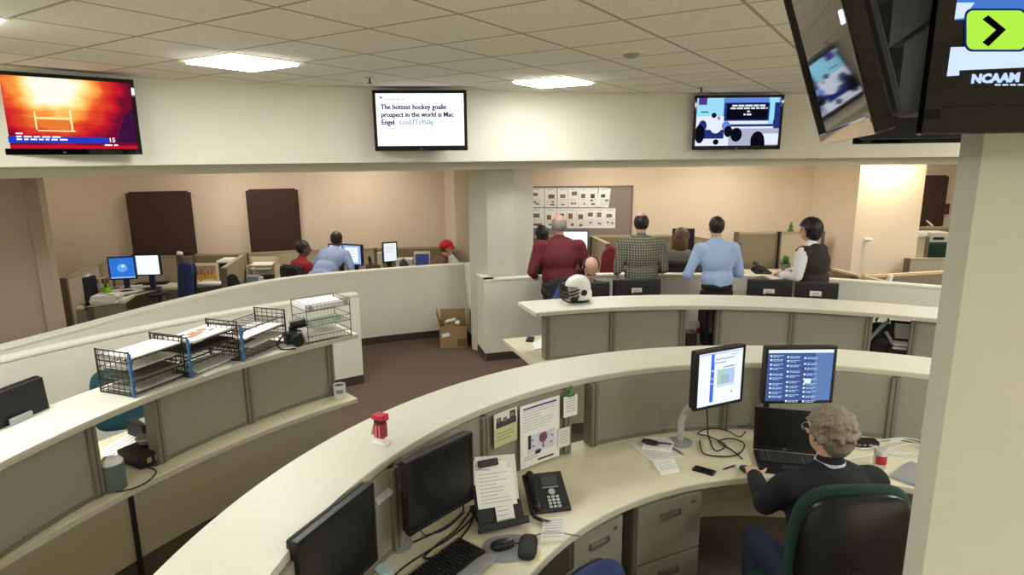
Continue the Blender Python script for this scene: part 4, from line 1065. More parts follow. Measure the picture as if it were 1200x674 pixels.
g = G(); g.tube([(-0.06, 0.03, 0.09), (-0.12, 0.0, 0.03), (-0.10, -0.06, 0.005), (-0.02, -0.09, 0.005)], 0.006, 6, smooth=6); g.build('strap', BLK, t)
# cup on the sill end
pc = P(398.5, 466, 0.74)
t = thing('cup', 'white cup with grey print standing on the end of the left sill', 'cup', (pc.x, pc.y, 0.74))
g = G(); g.lathe([(0.036, 0), (0.042, 0.006), (0.045, 0.105), (0.04, 0.105), (0.038, 0.012), (0.002, 0.01)], 24); g.build('body', mat('cup_white', (214, 214, 208), 0.4), t, smooth=True)
g = G().arc(0.0445, 0.0462, -110, -40, 0.045, 0.075, n=8); g.build('print', mat('cup_print', (130, 136, 146), 0.5), t)
g = G(); g.lathe([(0.039, 0.09), (0.001, 0.09)], 20); g.build('contents', mat('dark_drink', (60, 44, 34), 0.3), t)
# black edge box on the end post
# monitor seen from behind, with a thin panel beside it
def onR(px, py, R, c=CL):
    a = angR(px, py, R, c); p = pol(R, a, c); d = ray(px, py); p.z = EYE+d.z*(p.y/d.y); return p
q0, q1 = onR(43, 441, 4.42), onR(-32, 476, 4.36); top = q0.z
q2 = onR(52, 480, 4.42)
m, L, rz = two((q1.x, q1.y), (q0.x, q0.y))
t, ar, Mt = monitor('monitor', 'black monitor seen from behind at the left edge, a silver plate on its back', max(0.36, min(L, 0.46)), 0.34, m, rz+pi, top-0.17, tilt=rad(4), stand=None)
g = G(); g.tube([Mt @ Vector((0.0, 0.05, -0.03)), Mt @ Vector((0.0, 0.16, -0.06)), Vector((0.0, 0.16, 0.01))], 0.022, 8); g.box((0, 0.14, 0.006), (0.2, 0.2, 0.012), bev=0.004); g.build('support_arm', GREYP, t)
g = G().boxm(Mt @ Matrix.Translation((0.0, 0.06, -0.03)), (0.12, 0.012, 0.11), 0.003); g.build('mount_plate', mat('plate_pale', (178, 182, 186), 0.4), t)
p = onR(55, 484, 4.3)
t = thing('tablet', 'thin dark panel lying tilted on the desk edge beside the left monitor', 'tablet', (p.x, p.y, 0.74), rad(58))
g = G(); g.box((0, 0, 0.15), (0.28, 0.014, 0.30), rx=rad(-14), bev=0.004); g.build('body', mat('dark_grey_panel', (70, 72, 66), 0.4), t)
g = G(); g.box((0, 0.05, 0.008), (0.2, 0.14, 0.016), bev=0.003); g.build('stand', GREYP, t)

# ================================================================== TASK CHAIRS
def task_chair(label, loc, rz, fab, shell=BLK, seat_h=0.46, back_w=0.44, back_h=0.50, back_z=0.30, arms=True, name='office_chair', rim=False, group=None, low=0, back_e=0.42):
    """sitter faces local +Y; back at -Y"""
    t = thing(name, label, 'chair', (loc[0], loc[1], 0), rz, group)
    S = seat_h
    G().cushion((0, 0.02, S-0.02), (0.49, 0.47, 0.095), 0.5).build('seat', fab, t, smooth=True)
    G().cushion((0, 0.02, S-0.065), (0.44, 0.42, 0.05), 0.5).build('seat_pan', shell, t, smooth=True)
    # back: curved pad and shell
    def slab(y0, th, w, h, z0, name, m, e=None):
        e = e or back_e
        g = G(); g.cushion((0, 0, 0), (w, h, th), e, nu=36, nv=14)
        for v in g.bm.verts:
            x, yy, zz = v.co
            v.co = Vector((x, y0-zz+1.15*x*x*0.55, z0+yy))
            v.co.y -= 0.10*(v.co.z-S-0.2)
        return g.build(name, m, t, smooth=True)
    zc = S+back_z-0.05+back_h/2-0.05
    slab(-0.235, 0.075, back_w+(0.02 if rim else 0), back_h, zc, 'backrest', fab)
    slab(-0.277, 0.055, back_w-(0.012 if rim else 0.02), back_h-(0.03 if rim else 0.03), zc-(0.008 if rim else 0), 'back_shell', shell)
    g = G(); g.tube([(0, -0.05, S-0.09), (0, -0.24, S-0.1), (0, -0.305, S-0.02), (0, -0.31, zc-0.05)], 0.026, 8, smooth=5); g.build('back_support', shell, t, smooth=True)
    if arms:
        for s in (-1, 1):
            g = G(); g.tube([(s*0.2, 0.03, S-0.07), (s*0.3, 0.03, S-0.05), (s*0.31, 0.02, S+0.1), (s*0.31, 0.0, S+0.2)], 0.018, 8, smooth=4); g.cushion((s*0.31, 0.02, S+0.215), (0.085, 0.25, 0.035), 0.5); g.build('armrest', shell, t, smooth=True)
    g = G(); g.cyl((0, 0, 0.09), (0, 0, 0.26), 0.03, n=14); g.cyl((0, 0, 0.26), (0, 0, S-0.09), 0.02, n=14); g.box((0, 0, S-0.10), (0.16, 0.2, 0.04), bev=0.008); g.build('gas_column', shell, t, smooth=True)
    for k in range(5):
        a = 2*pi*k/5+0.3; d = Vector((math.cos(a), math.sin(a), 0))
        g = G(); g.tube([d*0.02+Vector((0, 0, 0.105)), d*0.16+Vector((0, 0, 0.098)), d*0.29+Vector((0, 0, 0.075))], 0.02, 8); lg = g.build('base_leg', shell, t, smooth=True)
        g = G(); pp = Vector((-d.y, d.x, 0))
        for s in (-1, 1): g.cyl(d*0.29+pp*(s*0.012)+Vector((0, 0, 0.028)), d*0.29+pp*(s*0.026)+Vector((0, 0, 0.028)), 0.028, n=14)
        g.cyl(d*0.29+Vector((0, 0, 0.03)), d*0.29+Vector((0, 0, 0.08)), 0.008, n=8); g.build('caster', BLKM, lg, smooth=True)
    return t
TEAL = mat('teal_fabric', (36, 78, 86), 0.9, ns=150, na=0.15); DGREEN = mat('dark_green_fabric', (26, 54, 46), 0.9, ns=150, na=0.2)
NAVY = mat('navy_fabric', (44, 56, 104), 0.9, ns=150, na=0.15); CHARC = mat('charcoal_fabric', (40, 40, 44), 0.9, ns=150, na=0.15)
p = onR(133, 450, 5.05)
task_chair('teal office chair behind the left ledge, close to the first letter tray', (p.x, p.y), rad(200), TEAL, seat_h=0.44, back_h=0.46, back_z=0.20, back_w=0.42)
# things in the open bay
wz = 0.74
p = onR(136, 583, 4.24); p = P(139, 578, wz)
t = thing('waste_cup', 'grey-green cylinder bin with crumpled white lining in the open bay', 'bin', (p.x-0.05, p.y+0.05, wz))
g = G(); g.lathe([(0.056, 0), (0.058, 0.006), (0.060, 0.15), (0.055, 0.15), (0.052, 0.01), (0.002, 0.01)], 28); g.build('body', mat('bin_grey_green', (96, 112, 106), 0.5), t, smooth=True)
g = G()
g.ell((0, 0, 0.15), (0.056, 0.056, 0.03)); lo = g.build('lining', WHT, t, smooth=True)
for v in lo.data.vertices: v.co += Vector((noise.noise(v.co*60)*0.012, noise.noise(v.co*70+Vector((5, 0, 0)))*0.012, noise.noise(v.co*55)*0.02))
p = P(166, 549, wz); a = angR(166, 549, 4.3, CL)
t = thing('router_box', 'flat black equipment box with plugs standing in the open bay', 'equipment box', (p.x-0.02, p.y+0.13, wz), rad(a-90+180))
g = G(); g.box((0, 0, 0.045), (0.25, 0.22, 0.075), bev=0.005); g.build('body', BLKM, t)
g = G()
for k, x in enumerate((-0.07, -0.03, 0.03, 0.075)): g.box((x, 0.101, 0.045), (0.025, 0.024, 0.03))
g.build('ports', mat('port_tan', (170, 150, 104), 0.6), t)
for sx in (-0.08, 0.08):
    for sy in (-0.07, 0.07): G().cyl((sx, sy, 0), (sx, sy, 0.008), 0.012, n=10).build('rubber_foot', BLK, t)
bx = t.location
t = thing('bowl', 'shallow grey bowl sitting on the black equipment box', 'bowl', (bx.x-0.03, bx.y+0.03, wz+0.083))
g = G(); g.lathe([(0.03, 0), (0.045, 0.004), (0.062, 0.035), (0.058, 0.035), (0.042, 0.008), (0.001, 0.006)], 26); g.build('body', mat('bowl_grey', (186, 186, 180), 0.35), t, smooth=True)
pts = [P(118, 528, wz), P(166, 500, wz), P(178, 518, wz), P(134, 556, wz)]
sheet('document', 'large white sheet spread on the desk behind the grey-green bin', 'paper', pts, wz, WHT, 0.004, lines=6)
pts = [P(164, 522, wz), P(182, 512, wz), P(190, 530, wz), P(172, 536, wz)]
sheet('document', 'pale sheet beside the black box in the open bay', 'paper', pts, wz+0.004, WHT2, 0.004)
t = thing('printer_tray', 'black stacked device at the back of the open bay', 'device', tuple(P(177, 506, wz)), rad(60))
g = G(); g.box((0, 0, 0.05), (0.2, 0.18, 0.1), bev=0.01); g.build('body', BLKM, t)
g = G(); g.box((0, -0.08, 0.11), (0.16, 0.1, 0.012), rx=0.2); g.build('output_tray', GREYP, t)
cable('black cord looping out of the open bay over the left sill', [P(181, 536, wz+.02), P(190, 541, wz), P(183, 546, wz), P(172, 547, wz), P(183, 553, wz), P(176, 563, wz), P(160, 572, wz), P(140, 577, wz), P(124, 577, wz)], 0.004, BC)

# ================================================================== MIDDLE WORKSTATION THINGS
# football helmet on the ledge
pc = P(677, 354, ZL)
t = thing('football_helmet', 'white football helmet with black face mask on the middle ledge', 'helmet', (pc.x, pc.y+0.02, ZL), rad(118))
g = G(); g.ell((0, 0, 0.135), (0.105, 0.125, 0.115), 32, 20)
g.cushion((0.0, -0.03, 0.07), (0.2, 0.19, 0.13), 0.7)
# front is +Y local: open face
sh = remesh(g, 'shell', mat('helmet_white', (238, 236, 230), 0.25), t, 0.008, 5)
bmh = bmesh.new(); bmh.from_mesh(sh.data)
bmesh.ops.delete(bmh, geom=[v for v in bmh.verts if v.co.y > 0.045 and v.co.z < 0.15 and v.co.z < 0.15-(0.0 if v.co.y > 0.06 else 0.02)], context='VERTS')
bmesh.ops.delete(bmh, geom=[v for v in bmh.verts if v.co.z < 0.022], context='VERTS'); bmh.to_mesh(sh.data); bmh.free()
sd = sh.modifiers.new('thickness', 'SOLIDIFY'); sd.thickness = 0.008
for s in (-1, 1):
    g = G(); g.cyl((s*0.098, 0.0, 0.10), (s*0.112, 0.0, 0.10), 0.03, 0.028, n=16); g.build('ear_pad', BLK, t)
g = G()
for z in (0.055, 0.085, 0.115): g.tube([(-0.1, 0.05, z+0.02), (-0.085, 0.13, z), (0, 0.172, z-0.005), (0.085, 0.13, z), (0.1, 0.05, z+0.02)], 0.0065, 6, smooth=5)
for x in (-0.03, 0.03): g.tube([(x, 0.165, 0.05), (x, 0.165, 0.112)], 0.0065, 6)
g.tube([(-0.1, 0.04, 0.02), (-0.06, 0.12, 0.02), (0, 0.15, 0.03), (0.06, 0.12, 0.02), (0.1, 0.04, 0.02)], 0.0065, 6, smooth=5)
g.build('face_mask', BLK, t, smooth=True)
g = G(); g.box((0, -0.0, 0.252), (0.035, 0.16, 0.004)); 
g = G(); g.cushion((0, -0.02, 0.012), (0.17, 0.16, 0.024), 0.8); g.build('chin_padding', BLK, t, smooth=True)

def back_monitor(label, pxl, pxr, pyt, R, hh=0.33, tilt=2):
    a0, a1 = angR(pxl, pyt, R), angR(pxr, pyt, R); p0, p1 = pol(R, a0), pol(R, a1)
    d = ray((pxl+pxr)/2, pyt); mm = (p0+p1)/2; top = EYE+d.z*(mm.y/d.y)
    m, L, rz = two(p0[:2], p1[:2])
    return monitor('monitor', label, L, hh, m, rz+pi, top-hh/2, backlabel=False, tilt=rad(tilt)), L, hh
rows = [('black monitor back behind the white helmet, in front of the seated balding person', 655, 714, 331), ('wide black monitor back in front of the man in the checked shirt', 718.5, 774, 327),
        ('black monitor back to the right of the man in the light blue shirt', 876, 929, 328), ('black monitor back in front of the person in the dark vest', 932, 983.5, 331)]
for k, (lb, l_, r_, tp) in enumerate(rows):
    (t, ar, Mt), L, hh = back_monitor(lb, l_, r_, tp, 4.46)
    z = ZL+0.008-(Mt.translation.z+0.74)
    g = G().boxm(Mt @ Matrix.Translation((0.01, 0.052, max(-hh/2+0.03, z))), (0.10, 0.002, 0.05)); g.mi = 1
    for j in range(3): g.boxm(Mt @ Matrix.Translation((0.01-0.02+0.02*j, 0.0535, max(-hh/2+0.03, z))), (0.012, 0.001, 0.02))
    g.build('asset_label', [WHT2, INK], t)
# in the first gap
p = onR(807, 399, 4.05, tuple(C0)); 
t = thing('black_box', 'small black box in the gap of the middle partition beside a red-marked paper', 'box', (p.x, p.y, wz), rad(-10))
g = G(); g.box((0, 0, 0.06), (0.13, 0.18, 0.12), bev=0.006); g.build('body', BLKM, t)
G().box((0, 0.0, 0.126), (0.11, 0.15, 0.012), bev=0.004).build('lid', BLK, t)
p = onR(818.5, 392, 4.16, tuple(C0))
t = thing('poster_sheet', 'white sheet with a red oval logo leaning in the gap of the middle partition', 'paper', (p.x, p.y, wz), rad(-15))
g = G(); g.box((0, 0, 0.10), (0.19, 0.006, 0.20), rx=rad(-12)); g.build('sheet', WHT, t)
g = G(); g.cushion((0.02, -0.006, 0.11), (0.09, 0.005, 0.06), 1.0, Matrix.Rotation(rad(-12), 3, 'X')); g.build('red_logo', mat('logo_red', (176, 36, 30), 0.5), t)
p = onR(831, 385, 4.02, tuple(C0))
t = thing('computer_tower', 'tall narrow black computer tower against the post right of the gap', 'computer', (p.x, p.y, wz), rad(0))
g = G(); g.box((0, 0.1, 0.20), (0.085, 0.24, 0.40), bev=0.006); g.build('case', BLKM, t)
g = G(); g.box((0.005, -0.022, 0.24), (0.035, 0.004, 0.22)); g.build('front_panel', mat('tower_grey', (88, 92, 88), 0.4), t)
g = G(); g.box((0.005, -0.026, 0.17), (0.02, 0.004, 0.015)); g.box((0.005, -0.026, 0.30), (0.02, 0.004, 0.008)); g.build('drive_marks', GREYP, t)
# second gap
p = onR(1031, 404, 4.1, tuple(C0))
t = thing('backpack', 'black and grey backpack standing in the right gap of the middle partition', 'bag', (p.x, p.y, wz), rad(-25))
g = G(); g.cushion((0, 0, 0.145), (0.21, 0.16, 0.29), 0.6); g.cushion((0, -0.08, 0.1), (0.17, 0.08, 0.18), 0.6)
remesh(g, 'body', mat('bag_black', (24, 24, 26), 0.7), t, 0.01, 3, 0.008, 14)
g = G(); g.tube([(-0.12, -0.06, 0.03), (-0.1, -0.11, 0.15), (-0.03, -0.1, 0.26), (0.03, -0.03, 0.31)], 0.016, 8, smooth=5); g.tube([(0.1, -0.08, 0.02), (0.08, -0.12, 0.14), (0.02, -0.1, 0.24)], 0.014, 8, smooth=5); g.build('strap', mat('bag_grey', (150, 150, 152), 0.6), t, smooth=True)
g = G(); g.tube([(-0.05, 0, 0.3), (-0.03, 0, 0.345), (0.03, 0, 0.345), (0.05, 0, 0.3)], 0.009, 8, smooth=5); g.build('handle', BLK, t, smooth=True)
p = onR(1062, 404, 4.02, tuple(C0))
t = thing('printer', 'small black printer with a pale front beside the black and grey backpack', 'printer', (p.x, p.y, wz), rad(-25))
g = G(); g.box((0, 0, 0.07), (0.26, 0.22, 0.14), bev=0.01); g.box((0, 0.09, 0.22), (0.24, 0.03, 0.2), rx=rad(-8), bev=0.005); g.build('body', BLKM, t)
g = G(); g.box((0, -0.112, 0.132), (0.22, 0.006, 0.02)); g.box((0.0, 0.055, 0.24), (0.18, 0.006, 0.13), rx=rad(-8)); g.build('front_panel', mat('printer_pale', (190, 194, 190), 0.4), t)
g = G(); g.box((0, -0.02, 0.15), (0.2, 0.1, 0.02)); g.build('paper', WHT, t)
# things on the left worktop end
p = P(621.5, 399, wz)
t = thing('mobile_phone', 'small black phone lying on the worktop end left of the middle partition', 'phone', (p.x, p.y, wz), rad(-8))
G().box((0, 0, 0.012), (0.075, 0.12, 0.022), bev=0.005).build('body', BLK, t)
G().box((0.0, 0.02, 0.0235), (0.055, 0.05, 0.001)).build('display', mat('phone_display', (70, 78, 78), 0.15), t)
pts = [P(623, 403, wz), P(637, 397, wz), P(640, 408, wz), P(627, 411, wz)]
sheet('document', 'white papers beside the small black phone on the worktop end', 'paper', pts, wz, WHT, 0.01)

# ================================================================== CARDBOARD BOX
CB = mat('cardboard', (158, 128, 92), 0.9, ns=20, na=0.08); CBD = mat('brown_packing_paper', (132, 104, 70), 0.95)
a, b = P(523.5, 407.5, 0.0), P(554.5, 406.3, 0.0); m, L, rz = two(a[:2], b[:2])
m = m+Vector((-0.08, -0.03)); t = thing('cardboard_box', 'open brown cardboard box of scrap on the carpet in the half-wall corner', 'box', (m.x, m.y, 0), rz)
Wb, Db, Hb = L, 0.34, 0.30
g = G(); g.box((0, 0.004, Hb/2), (Wb, 0.006, Hb)); g.box((0, Db, Hb/2), (Wb, 0.006, Hb)); g.box((-Wb/2, Db/2, Hb/2), (0.006, Db, Hb)); g.box((Wb/2, Db/2, Hb/2), (0.006, Db, Hb)); g.box((0, Db/2, 0.006), (Wb, Db, 0.008)); g.build('box_body', CB, t)
for s in (-1, 1):
    g = G(); g.box((s*(Wb/2+0.02), Db/2, Hb+0.085), (0.006, Db*0.98, 0.18), ry=s*rad(13)); g.build('flap', CB, t)
g = G(); g.box((0, Db+0.02, Hb+0.07), (Wb*0.96, 0.006, 0.15), rx=rad(-14)); g.build('flap', CB, t)
g = G(); g.box((-0.1, 0.0, 0.18), (0.10, 0.002, 0.05), ry=rad(-12)); g.build('shipping_label', WHT, t)
g = G(); g.box((0.11, 0.0, 0.07), (0.12, 0.002, 0.1)); g.mi = 1; g.build('printed_patch', [mat('cardboard_dark', (116, 92, 68), 0.9)], t)
r = random.Random(5)
g = G()
for k in range(14): g.ell((r.uniform(-Wb/2+0.07, Wb/2-0.07), r.uniform(0.06, Db-0.06), Hb-0.06+r.uniform(-0.03, 0.05)), (r.uniform(0.04, 0.07), r.uniform(0.04, 0.07), r.uniform(0.03, 0.05)))
g.box((0, Db/2, Hb-0.11), (Wb-0.03, Db-0.03, 0.06))
o = remesh(g, 'packing_paper', CBD, None, 0.012, 1, 0.018, 16); o.location = (m.x, m.y, 0); o.rotation_euler = (0, 0, rz); tag(o, 'crumpled brown packing paper filling the cardboard box', 'packing paper', kind='stuff')
for k, (x, y, rz2, lb) in enumerate(((-0.03, 0.16, 0.6, 'white crumpled tube on top of the brown packing paper, farther one'), (0.06, 0.06, -0.4, 'white paper ball on the packing paper at the front of the box'))):
    g = G()
    if k == 0: g.cap((-0.05, -0.03, 0), (0.05, 0.03, 0.01), 0.022, 0.018)
    else: g.ell((0, 0, 0), (0.04, 0.035, 0.03))
    o = remesh(g, 'paper_scrap', WHT, None, 0.007, 1, 0.006, 40); o.location = Matrix.Translation((m.x, m.y, 0)) @ Matrix.Rotation(rz, 4, 'Z') @ Vector((x, y, Hb+0.03)); tag(o, lb, 'paper scrap')

# front chairs
p = P(690, 655, 0.98)
task_chair('blue office chair whose top just shows at the bottom edge of the view', (p.x+0.155, p.y-0.21), rad(-140), NAVY, seat_h=0.46, back_w=0.38, back_h=0.46, back_z=0.12, arms=False)
task_chair('large black-shelled office chair with a dark green pad, the man in black sitting in it', (1.385, 2.545), rad(0), DGREEN, shell=mat('black_shell', (12, 12, 13), 0.28), seat_h=0.42, back_w=0.475, back_e=0.6, back_h=0.60, back_z=0.255, arms=False, rim=True)
# ================================================================== BACK CUBICLES
def cub(label, pts, z1, fab=CUBF, th=0.05, zb=0.0):
    t = thing('cubicle_panel', label, 'partition', (pts[0][0], pts[0][1], 0))
    q = [(p[0]-pts[0][0], p[1]-pts[0][1]) for p in pts]
    G().wall(q, zb, z1-0.03, th).build('fabric_panel', fab, t)
    G().wall(offs([Vector(x) for x in q], 0.006), z1-0.03, z1, th+0.012).build('top_cap', mat('cubicle_cap', (164, 148, 120), 0.6), t)
    for e in (0, -1):
        a = Vector(q[e]); d = (Vector(q[1])-Vector(q[0])).normalized() if e == 0 else (Vector(q[-1])-Vector(q[-2])).normalized()
        n = Vector((-d.y, d.x)); c = a+n*th/2
        G().box((c.x, c.y, z1/2), (0.05, th+0.02, z1), rz=math.atan2(d.y, d.x)).build('end_post', CUBT, t)
    return t
ZC = 1.12
A0, A1, A1b, A2, A3, A4, A5, A6, A7, A8 = [P(x, y, ZC) for x, y in ((77, 326), (129, 305), (189, 300), (209, 300), (227, 298), (285, 297), (259, 314), (341, 294), (440, 291), (545, 287))]
A8 = Vector((-0.93, 9.64, ZC))
cub('tan fabric cubicle panel running back from the dark end post at the far left', [A0, A1], ZC, th=0.05)
cub('tan fabric cubicle panel behind the pair of lit monitors at the far left', [A1, A1b, A2], ZC)
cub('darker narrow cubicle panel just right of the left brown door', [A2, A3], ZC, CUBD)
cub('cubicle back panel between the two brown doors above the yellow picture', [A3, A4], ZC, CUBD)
cub('light tan cubicle divider slanting toward the viewer beside a black coat', [A4, A5], ZC)
cub('long cubicle back panel behind the person in red and the one in pale blue', [A4+Vector((.05, 0, 0)), A6, A7], ZC, CUBF)
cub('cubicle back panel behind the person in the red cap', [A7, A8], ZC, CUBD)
p = A0+Vector((-0.16, -0.1, 0))
t = thing('waste_bin', 'dark brown bin beside the dark end post of the far left cubicle', 'bin', (p.x, p.y, 0))
g = G(); g.box((0, 0, 0.40), (0.16, 0.3, 0.80), bev=0.01); g.build('body', BASEB, t)
G().box((0, 0, 0.81), (0.15, 0.28, 0.02), bev=0.006).build('lid', BLKM, t)
# desk of the far left cubicle
dl = [P(*q, 0.74) for q in ((86, 359), (120, 357), (147, 352), (157, 343), (179, 335), (212, 333), (262, 327), (283, 325))]
bk = [A4+Vector((-0.04, -0.06, 0)), A3+Vector((0, -0.06, 0)), A2+Vector((0, -0.06, 0)), A1b+Vector((0, -0.06, 0)), A1+Vector((0.06, -0.08, 0)), A0+Vector((0.06, 0.12, 0))]
def desk(label, pts, z=0.74, panel=None):
    c = sum((Vector(p[:2]) for p in pts), Vector((0, 0)))/len(pts)
    q = [Vector(p[:2])-c for p in pts]; t = thing('desk', label, 'desk', (c.x, c.y, 0))
    g = G(); g.prism(q, z-0.035, z); g.build('worktop', DESK, t)
    for k, i in enumerate((0, len(q)//2, len(q)-1, len(q)//4)):
        e = q[i]*0.92; G().box((e.x, e.y, (z-0.035)/2), (0.05, 0.05, z-0.035)).build('leg', CUBT, t)
    if panel:
        a, b = [Vector(p[:2])-c for p in panel]; G().wall([a, b], 0.02, z-0.036, 0.02).build('front_panel', CUBD, t)
    return t
fr_ = [dl[0], dl[2], dl[3]+Vector((0.05, -0.05, 0)), dl[4]+Vector((0.15, -0.12, 0)), dl[5]+Vector((0.1, -0.2, 0)), dl[7]+Vector((0.1, -0.35, 0))]
desk('curved cream desk of the far left cubicle carrying two lit monitors', fr_+bk, 0.74, (dl[0]*0.995, dl[2]*0.995))
def mon_px(label, cx, cy, Y, w, h, rz, scr, frame=BLK, items=None, back=False):
    p = PY(cx, cy, Y)
    t, ar, Mt = monitor('monitor', label, w, h, (p.x, p.y), rz, p.z, scr=scr, frame=frame, z_base=0.74, bez=0.02)
    if items: rects(t, 'screen_content', items, ar, -0.0125)
    return t
FRN = mat('navy_bezel', (28, 34, 70), 0.4)
mon_px('lit monitor with a blue desktop in the far left cubicle', 143.5, 314, 8.25, 0.335, 0.315, rad(14), glow('desk_blue', (48, 112, 205)), FRN, [(disc(0.5, 0.5, 0.22, 0.2), glow('desk_blue2', (96, 164, 232))), (disc(0.55, 0.6, 0.08, 0.08), glow('desk_pale', (190, 226, 250))), (0, 0, 1, 0.06, glow('desk_bar', (150, 190, 230)))])
mon_px('lit monitor with a white screen beside the blue desktop, far left cubicle', 172.5, 310.5, 8.35, 0.36, 0.30, rad(4), glow('desk_white', (232, 242, 255), 1.1), FRN)
p = P(99, 352, 0.74)
p.x -= 0.04; t = thing('subwoofer', 'black box speaker at the left end of the far left desk', 'speaker', (p.x, p.y+0.04, 0.74), rad(-10))
g = G(); g.box((0, 0, 0.15), (0.28, 0.2, 0.30), bev=0.008); g.build('cabinet', BLKM, t)
G().box((0, -0.103, 0.15), (0.25, 0.008, 0.27), bev=0.003).build('grille', BLK, t)
sx_, sy_ = p.x, p.y+0.04
t = thing('paper_stack', 'crumpled white papers lying on the black box speaker', 'papers', (sx_, sy_, 1.04), 0.3)
g = G(); g.box((0, 0, 0.01), (0.2, 0.15, 0.02)); g.cap((-0.04, 0, 0.035), (0.06, 0.02, 0.045), 0.025, 0.02); g.build('sheets', WHT, t)
BK_ = [((196, 128, 96), 'rust'), ((226, 220, 206), 'cream'), ((92, 66, 52), 'dark brown')]
for k, (c_, nm) in enumerate(BK_):
    t = thing('binder', nm+' spined binder standing between the black speaker and the green cup', 'binder', (sx_+0.155+0.032*k, sy_+0.14, 0.74), rad(-6), 'binders on the far left desk')
    G().box((0, 0, 0.125), (0.03, 0.1, 0.25), bev=0.003).build('cover', mat('binder_'+nm.replace(' ', '_'), c_, 0.6), t)
    G().box((0, -0.0505, 0.15), (0.02, 0.002, 0.08)).build('spine_label', WHT2, t)
p = PY(125, 340, 7.85); p.z = 0.74
t = thing('cup', 'bright green plastic cup on the far left desk', 'cup', (p.x, p.y, 0.74))
g = G(); g.lathe([(0.04, 0), (0.05, 0.005), (0.062, 0.14), (0.057, 0.14), (0.046, 0.01), (0.001, 0.01)], 20); g.build('body', mat('lime_plastic', (142, 196, 36), 0.4), t, smooth=True)
g = G(); g.tube([(0.01, 0, 0.02), (0.03, 0.0, 0.19)], 0.006, 6); g.build('straw', mat('lime_light', (190, 226, 90), 0.4), t)
def pile(label, px, py, z, w, d, h, rz=0.0, m=WHT2, print_=True, name='newspaper_stack', cat='newspapers'):
    p = P(px, py, z); t = thing(name, label, cat, (p.x, p.y, z), rz)
    g = G(); r_ = random.Random(int(px))
    n = 4
    for k in range(n): g.box((r_.uniform(-.012, .012), r_.uniform(-.012, .012), h*(k+0.5)/n), (w, d, h/n), rz=r_.uniform(-.05, .05))
    g.build('sheets', m, t)
    if print_:
        g = G()
        for k in range(5): g.box((r_.uniform(-w*.3, w*.3), r_.uniform(-d*.3, d*.3), h+0.001), (w*.2, d*.14, 0.002))
        g.build('print', INKD, t)
    return t
pile('thick stack of newspapers at the front corner of the far left desk', 127, 354, 0.74, 0.30, 0.22, 0.10, 0.1)
pile('loose newspapers fanned behind the thick stack on the far left desk', 141, 340, 0.74, 0.5, 0.28, 0.03, 0.5)
p = P(176, 334, 0.74)
t = thing('keyboard', 'dark keyboard in front of the white-screen monitor, far left cubicle', 'keyboard', (p.x, p.y+0.05, 0.74), rad(12))
G().box((0, 0, 0.012), (0.42, 0.15, 0.022), bev=0.004).build('body', BLKM, t)
g = G()
for i in range(5):
    for j in range(15): g.box((-0.19+j*0.027, -0.055+i*0.026, 0.025), (0.021, 0.02, 0.006))
g.build('keycaps', mat('keycap_black', (34, 34, 36), 0.5), t)
p = P(192, 326, 0.74)
t = thing('speaker', 'slim white desk speaker right of the white-screen monitor', 'speaker', (p.x, p.y, 0.74)); g = G(); g.box((0, 0, 0.14), (0.09, 0.1, 0.28), bev=0.01); g.build('body', mat('speaker_white', (224, 220, 210), 0.5), t); G().box((0, -0.052, 0.14), (0.07, 0.005, 0.24)).build('grille', GREYP, t)
p = P(128, 338, 0.74)
t = thing('speaker', 'slim grey desk speaker left of the blue desktop monitor', 'speaker', (p.x+0.05, p.y+0.3, 0.74)); g = G(); g.box((0, 0, 0.12), (0.08, 0.1, 0.24), bev=0.01); g.build('body', GREYP, t); G().box((0, -0.052, 0.12), (0.06, 0.005, 0.2)).build('grille', WHT2, t)
p = PY(199, 350, 8.05)
task_chair('navy blue office chair at the far left desk, turned side-on', (p.x+0.0, p.y, 0), rad(140), NAVY, seat_h=0.48, back_h=0.56, back_z=0.2)
# picture / yellow poster on the desk
p = PY(241, 322, 8.82)
t = thing('framed_picture', 'cream framed picture in yellow and red tones standing on the cubicle desk', 'picture', (p.x, p.y-0.05, 0.74), rad(2))
hh = 0.27
g = G(); g.box((0, 0, hh/2+0.02), (0.42, 0.02, hh)); g.build('frame', mat('picture_cream', (232, 220, 186), 0.6), t)
g = G(); g.box((0, -0.012, hh/2+0.02), (0.36, 0.004, hh*0.72)); g.build('picture', mat('picture_grey', (176, 150, 140), 0.7, ns=14, na=0.4), t)
g = G(); r_ = random.Random(3)
for k in range(9): g.box((-0.16+k*0.04, -0.0165, 0.08+0.03*r_.random()), (0.03, 0.003, 0.06+0.06*r_.random()))
g.build('yellow_figures', mat('picture_yellow', (226, 178, 30), 0.6), t)
g = G()
for k in range(6): g.box((-0.13+k*0.05, -0.019, 0.13+0.03*r_.random()), (0.016, 0.003, 0.05))
g.build('red_figures', mat('picture_red', (170, 70, 44), 0.6), t)
q = PY(249, 326, 8.66)
t = thing('paper_stack', 'white papers on the desk in front of the yellow picture', 'papers', (q.x, 8.68, 0.74)); G().box((0, 0, 0.012), (0.4, 0.16, 0.024)).build('sheets', WHT, t)
p = P(268, 305, ZC)
t = thing('paper_shelf', 'dark shelf with white boxes under the cubicle panel beside the yellow picture', 'shelf', (A4.x-0.17, A4.y-0.14, 0.74))
g = G(); g.box((0, 0.05, 0.14), (0.24, 0.14, 0.28)); g.build('body', BLKM, t)
g = G(); g.box((0, -0.01, 0.295), (0.24, 0.2, 0.03)); g.box((0.02, 0, 0.32), (0.18, 0.14, 0.03)); g.build('papers', WHT, t)
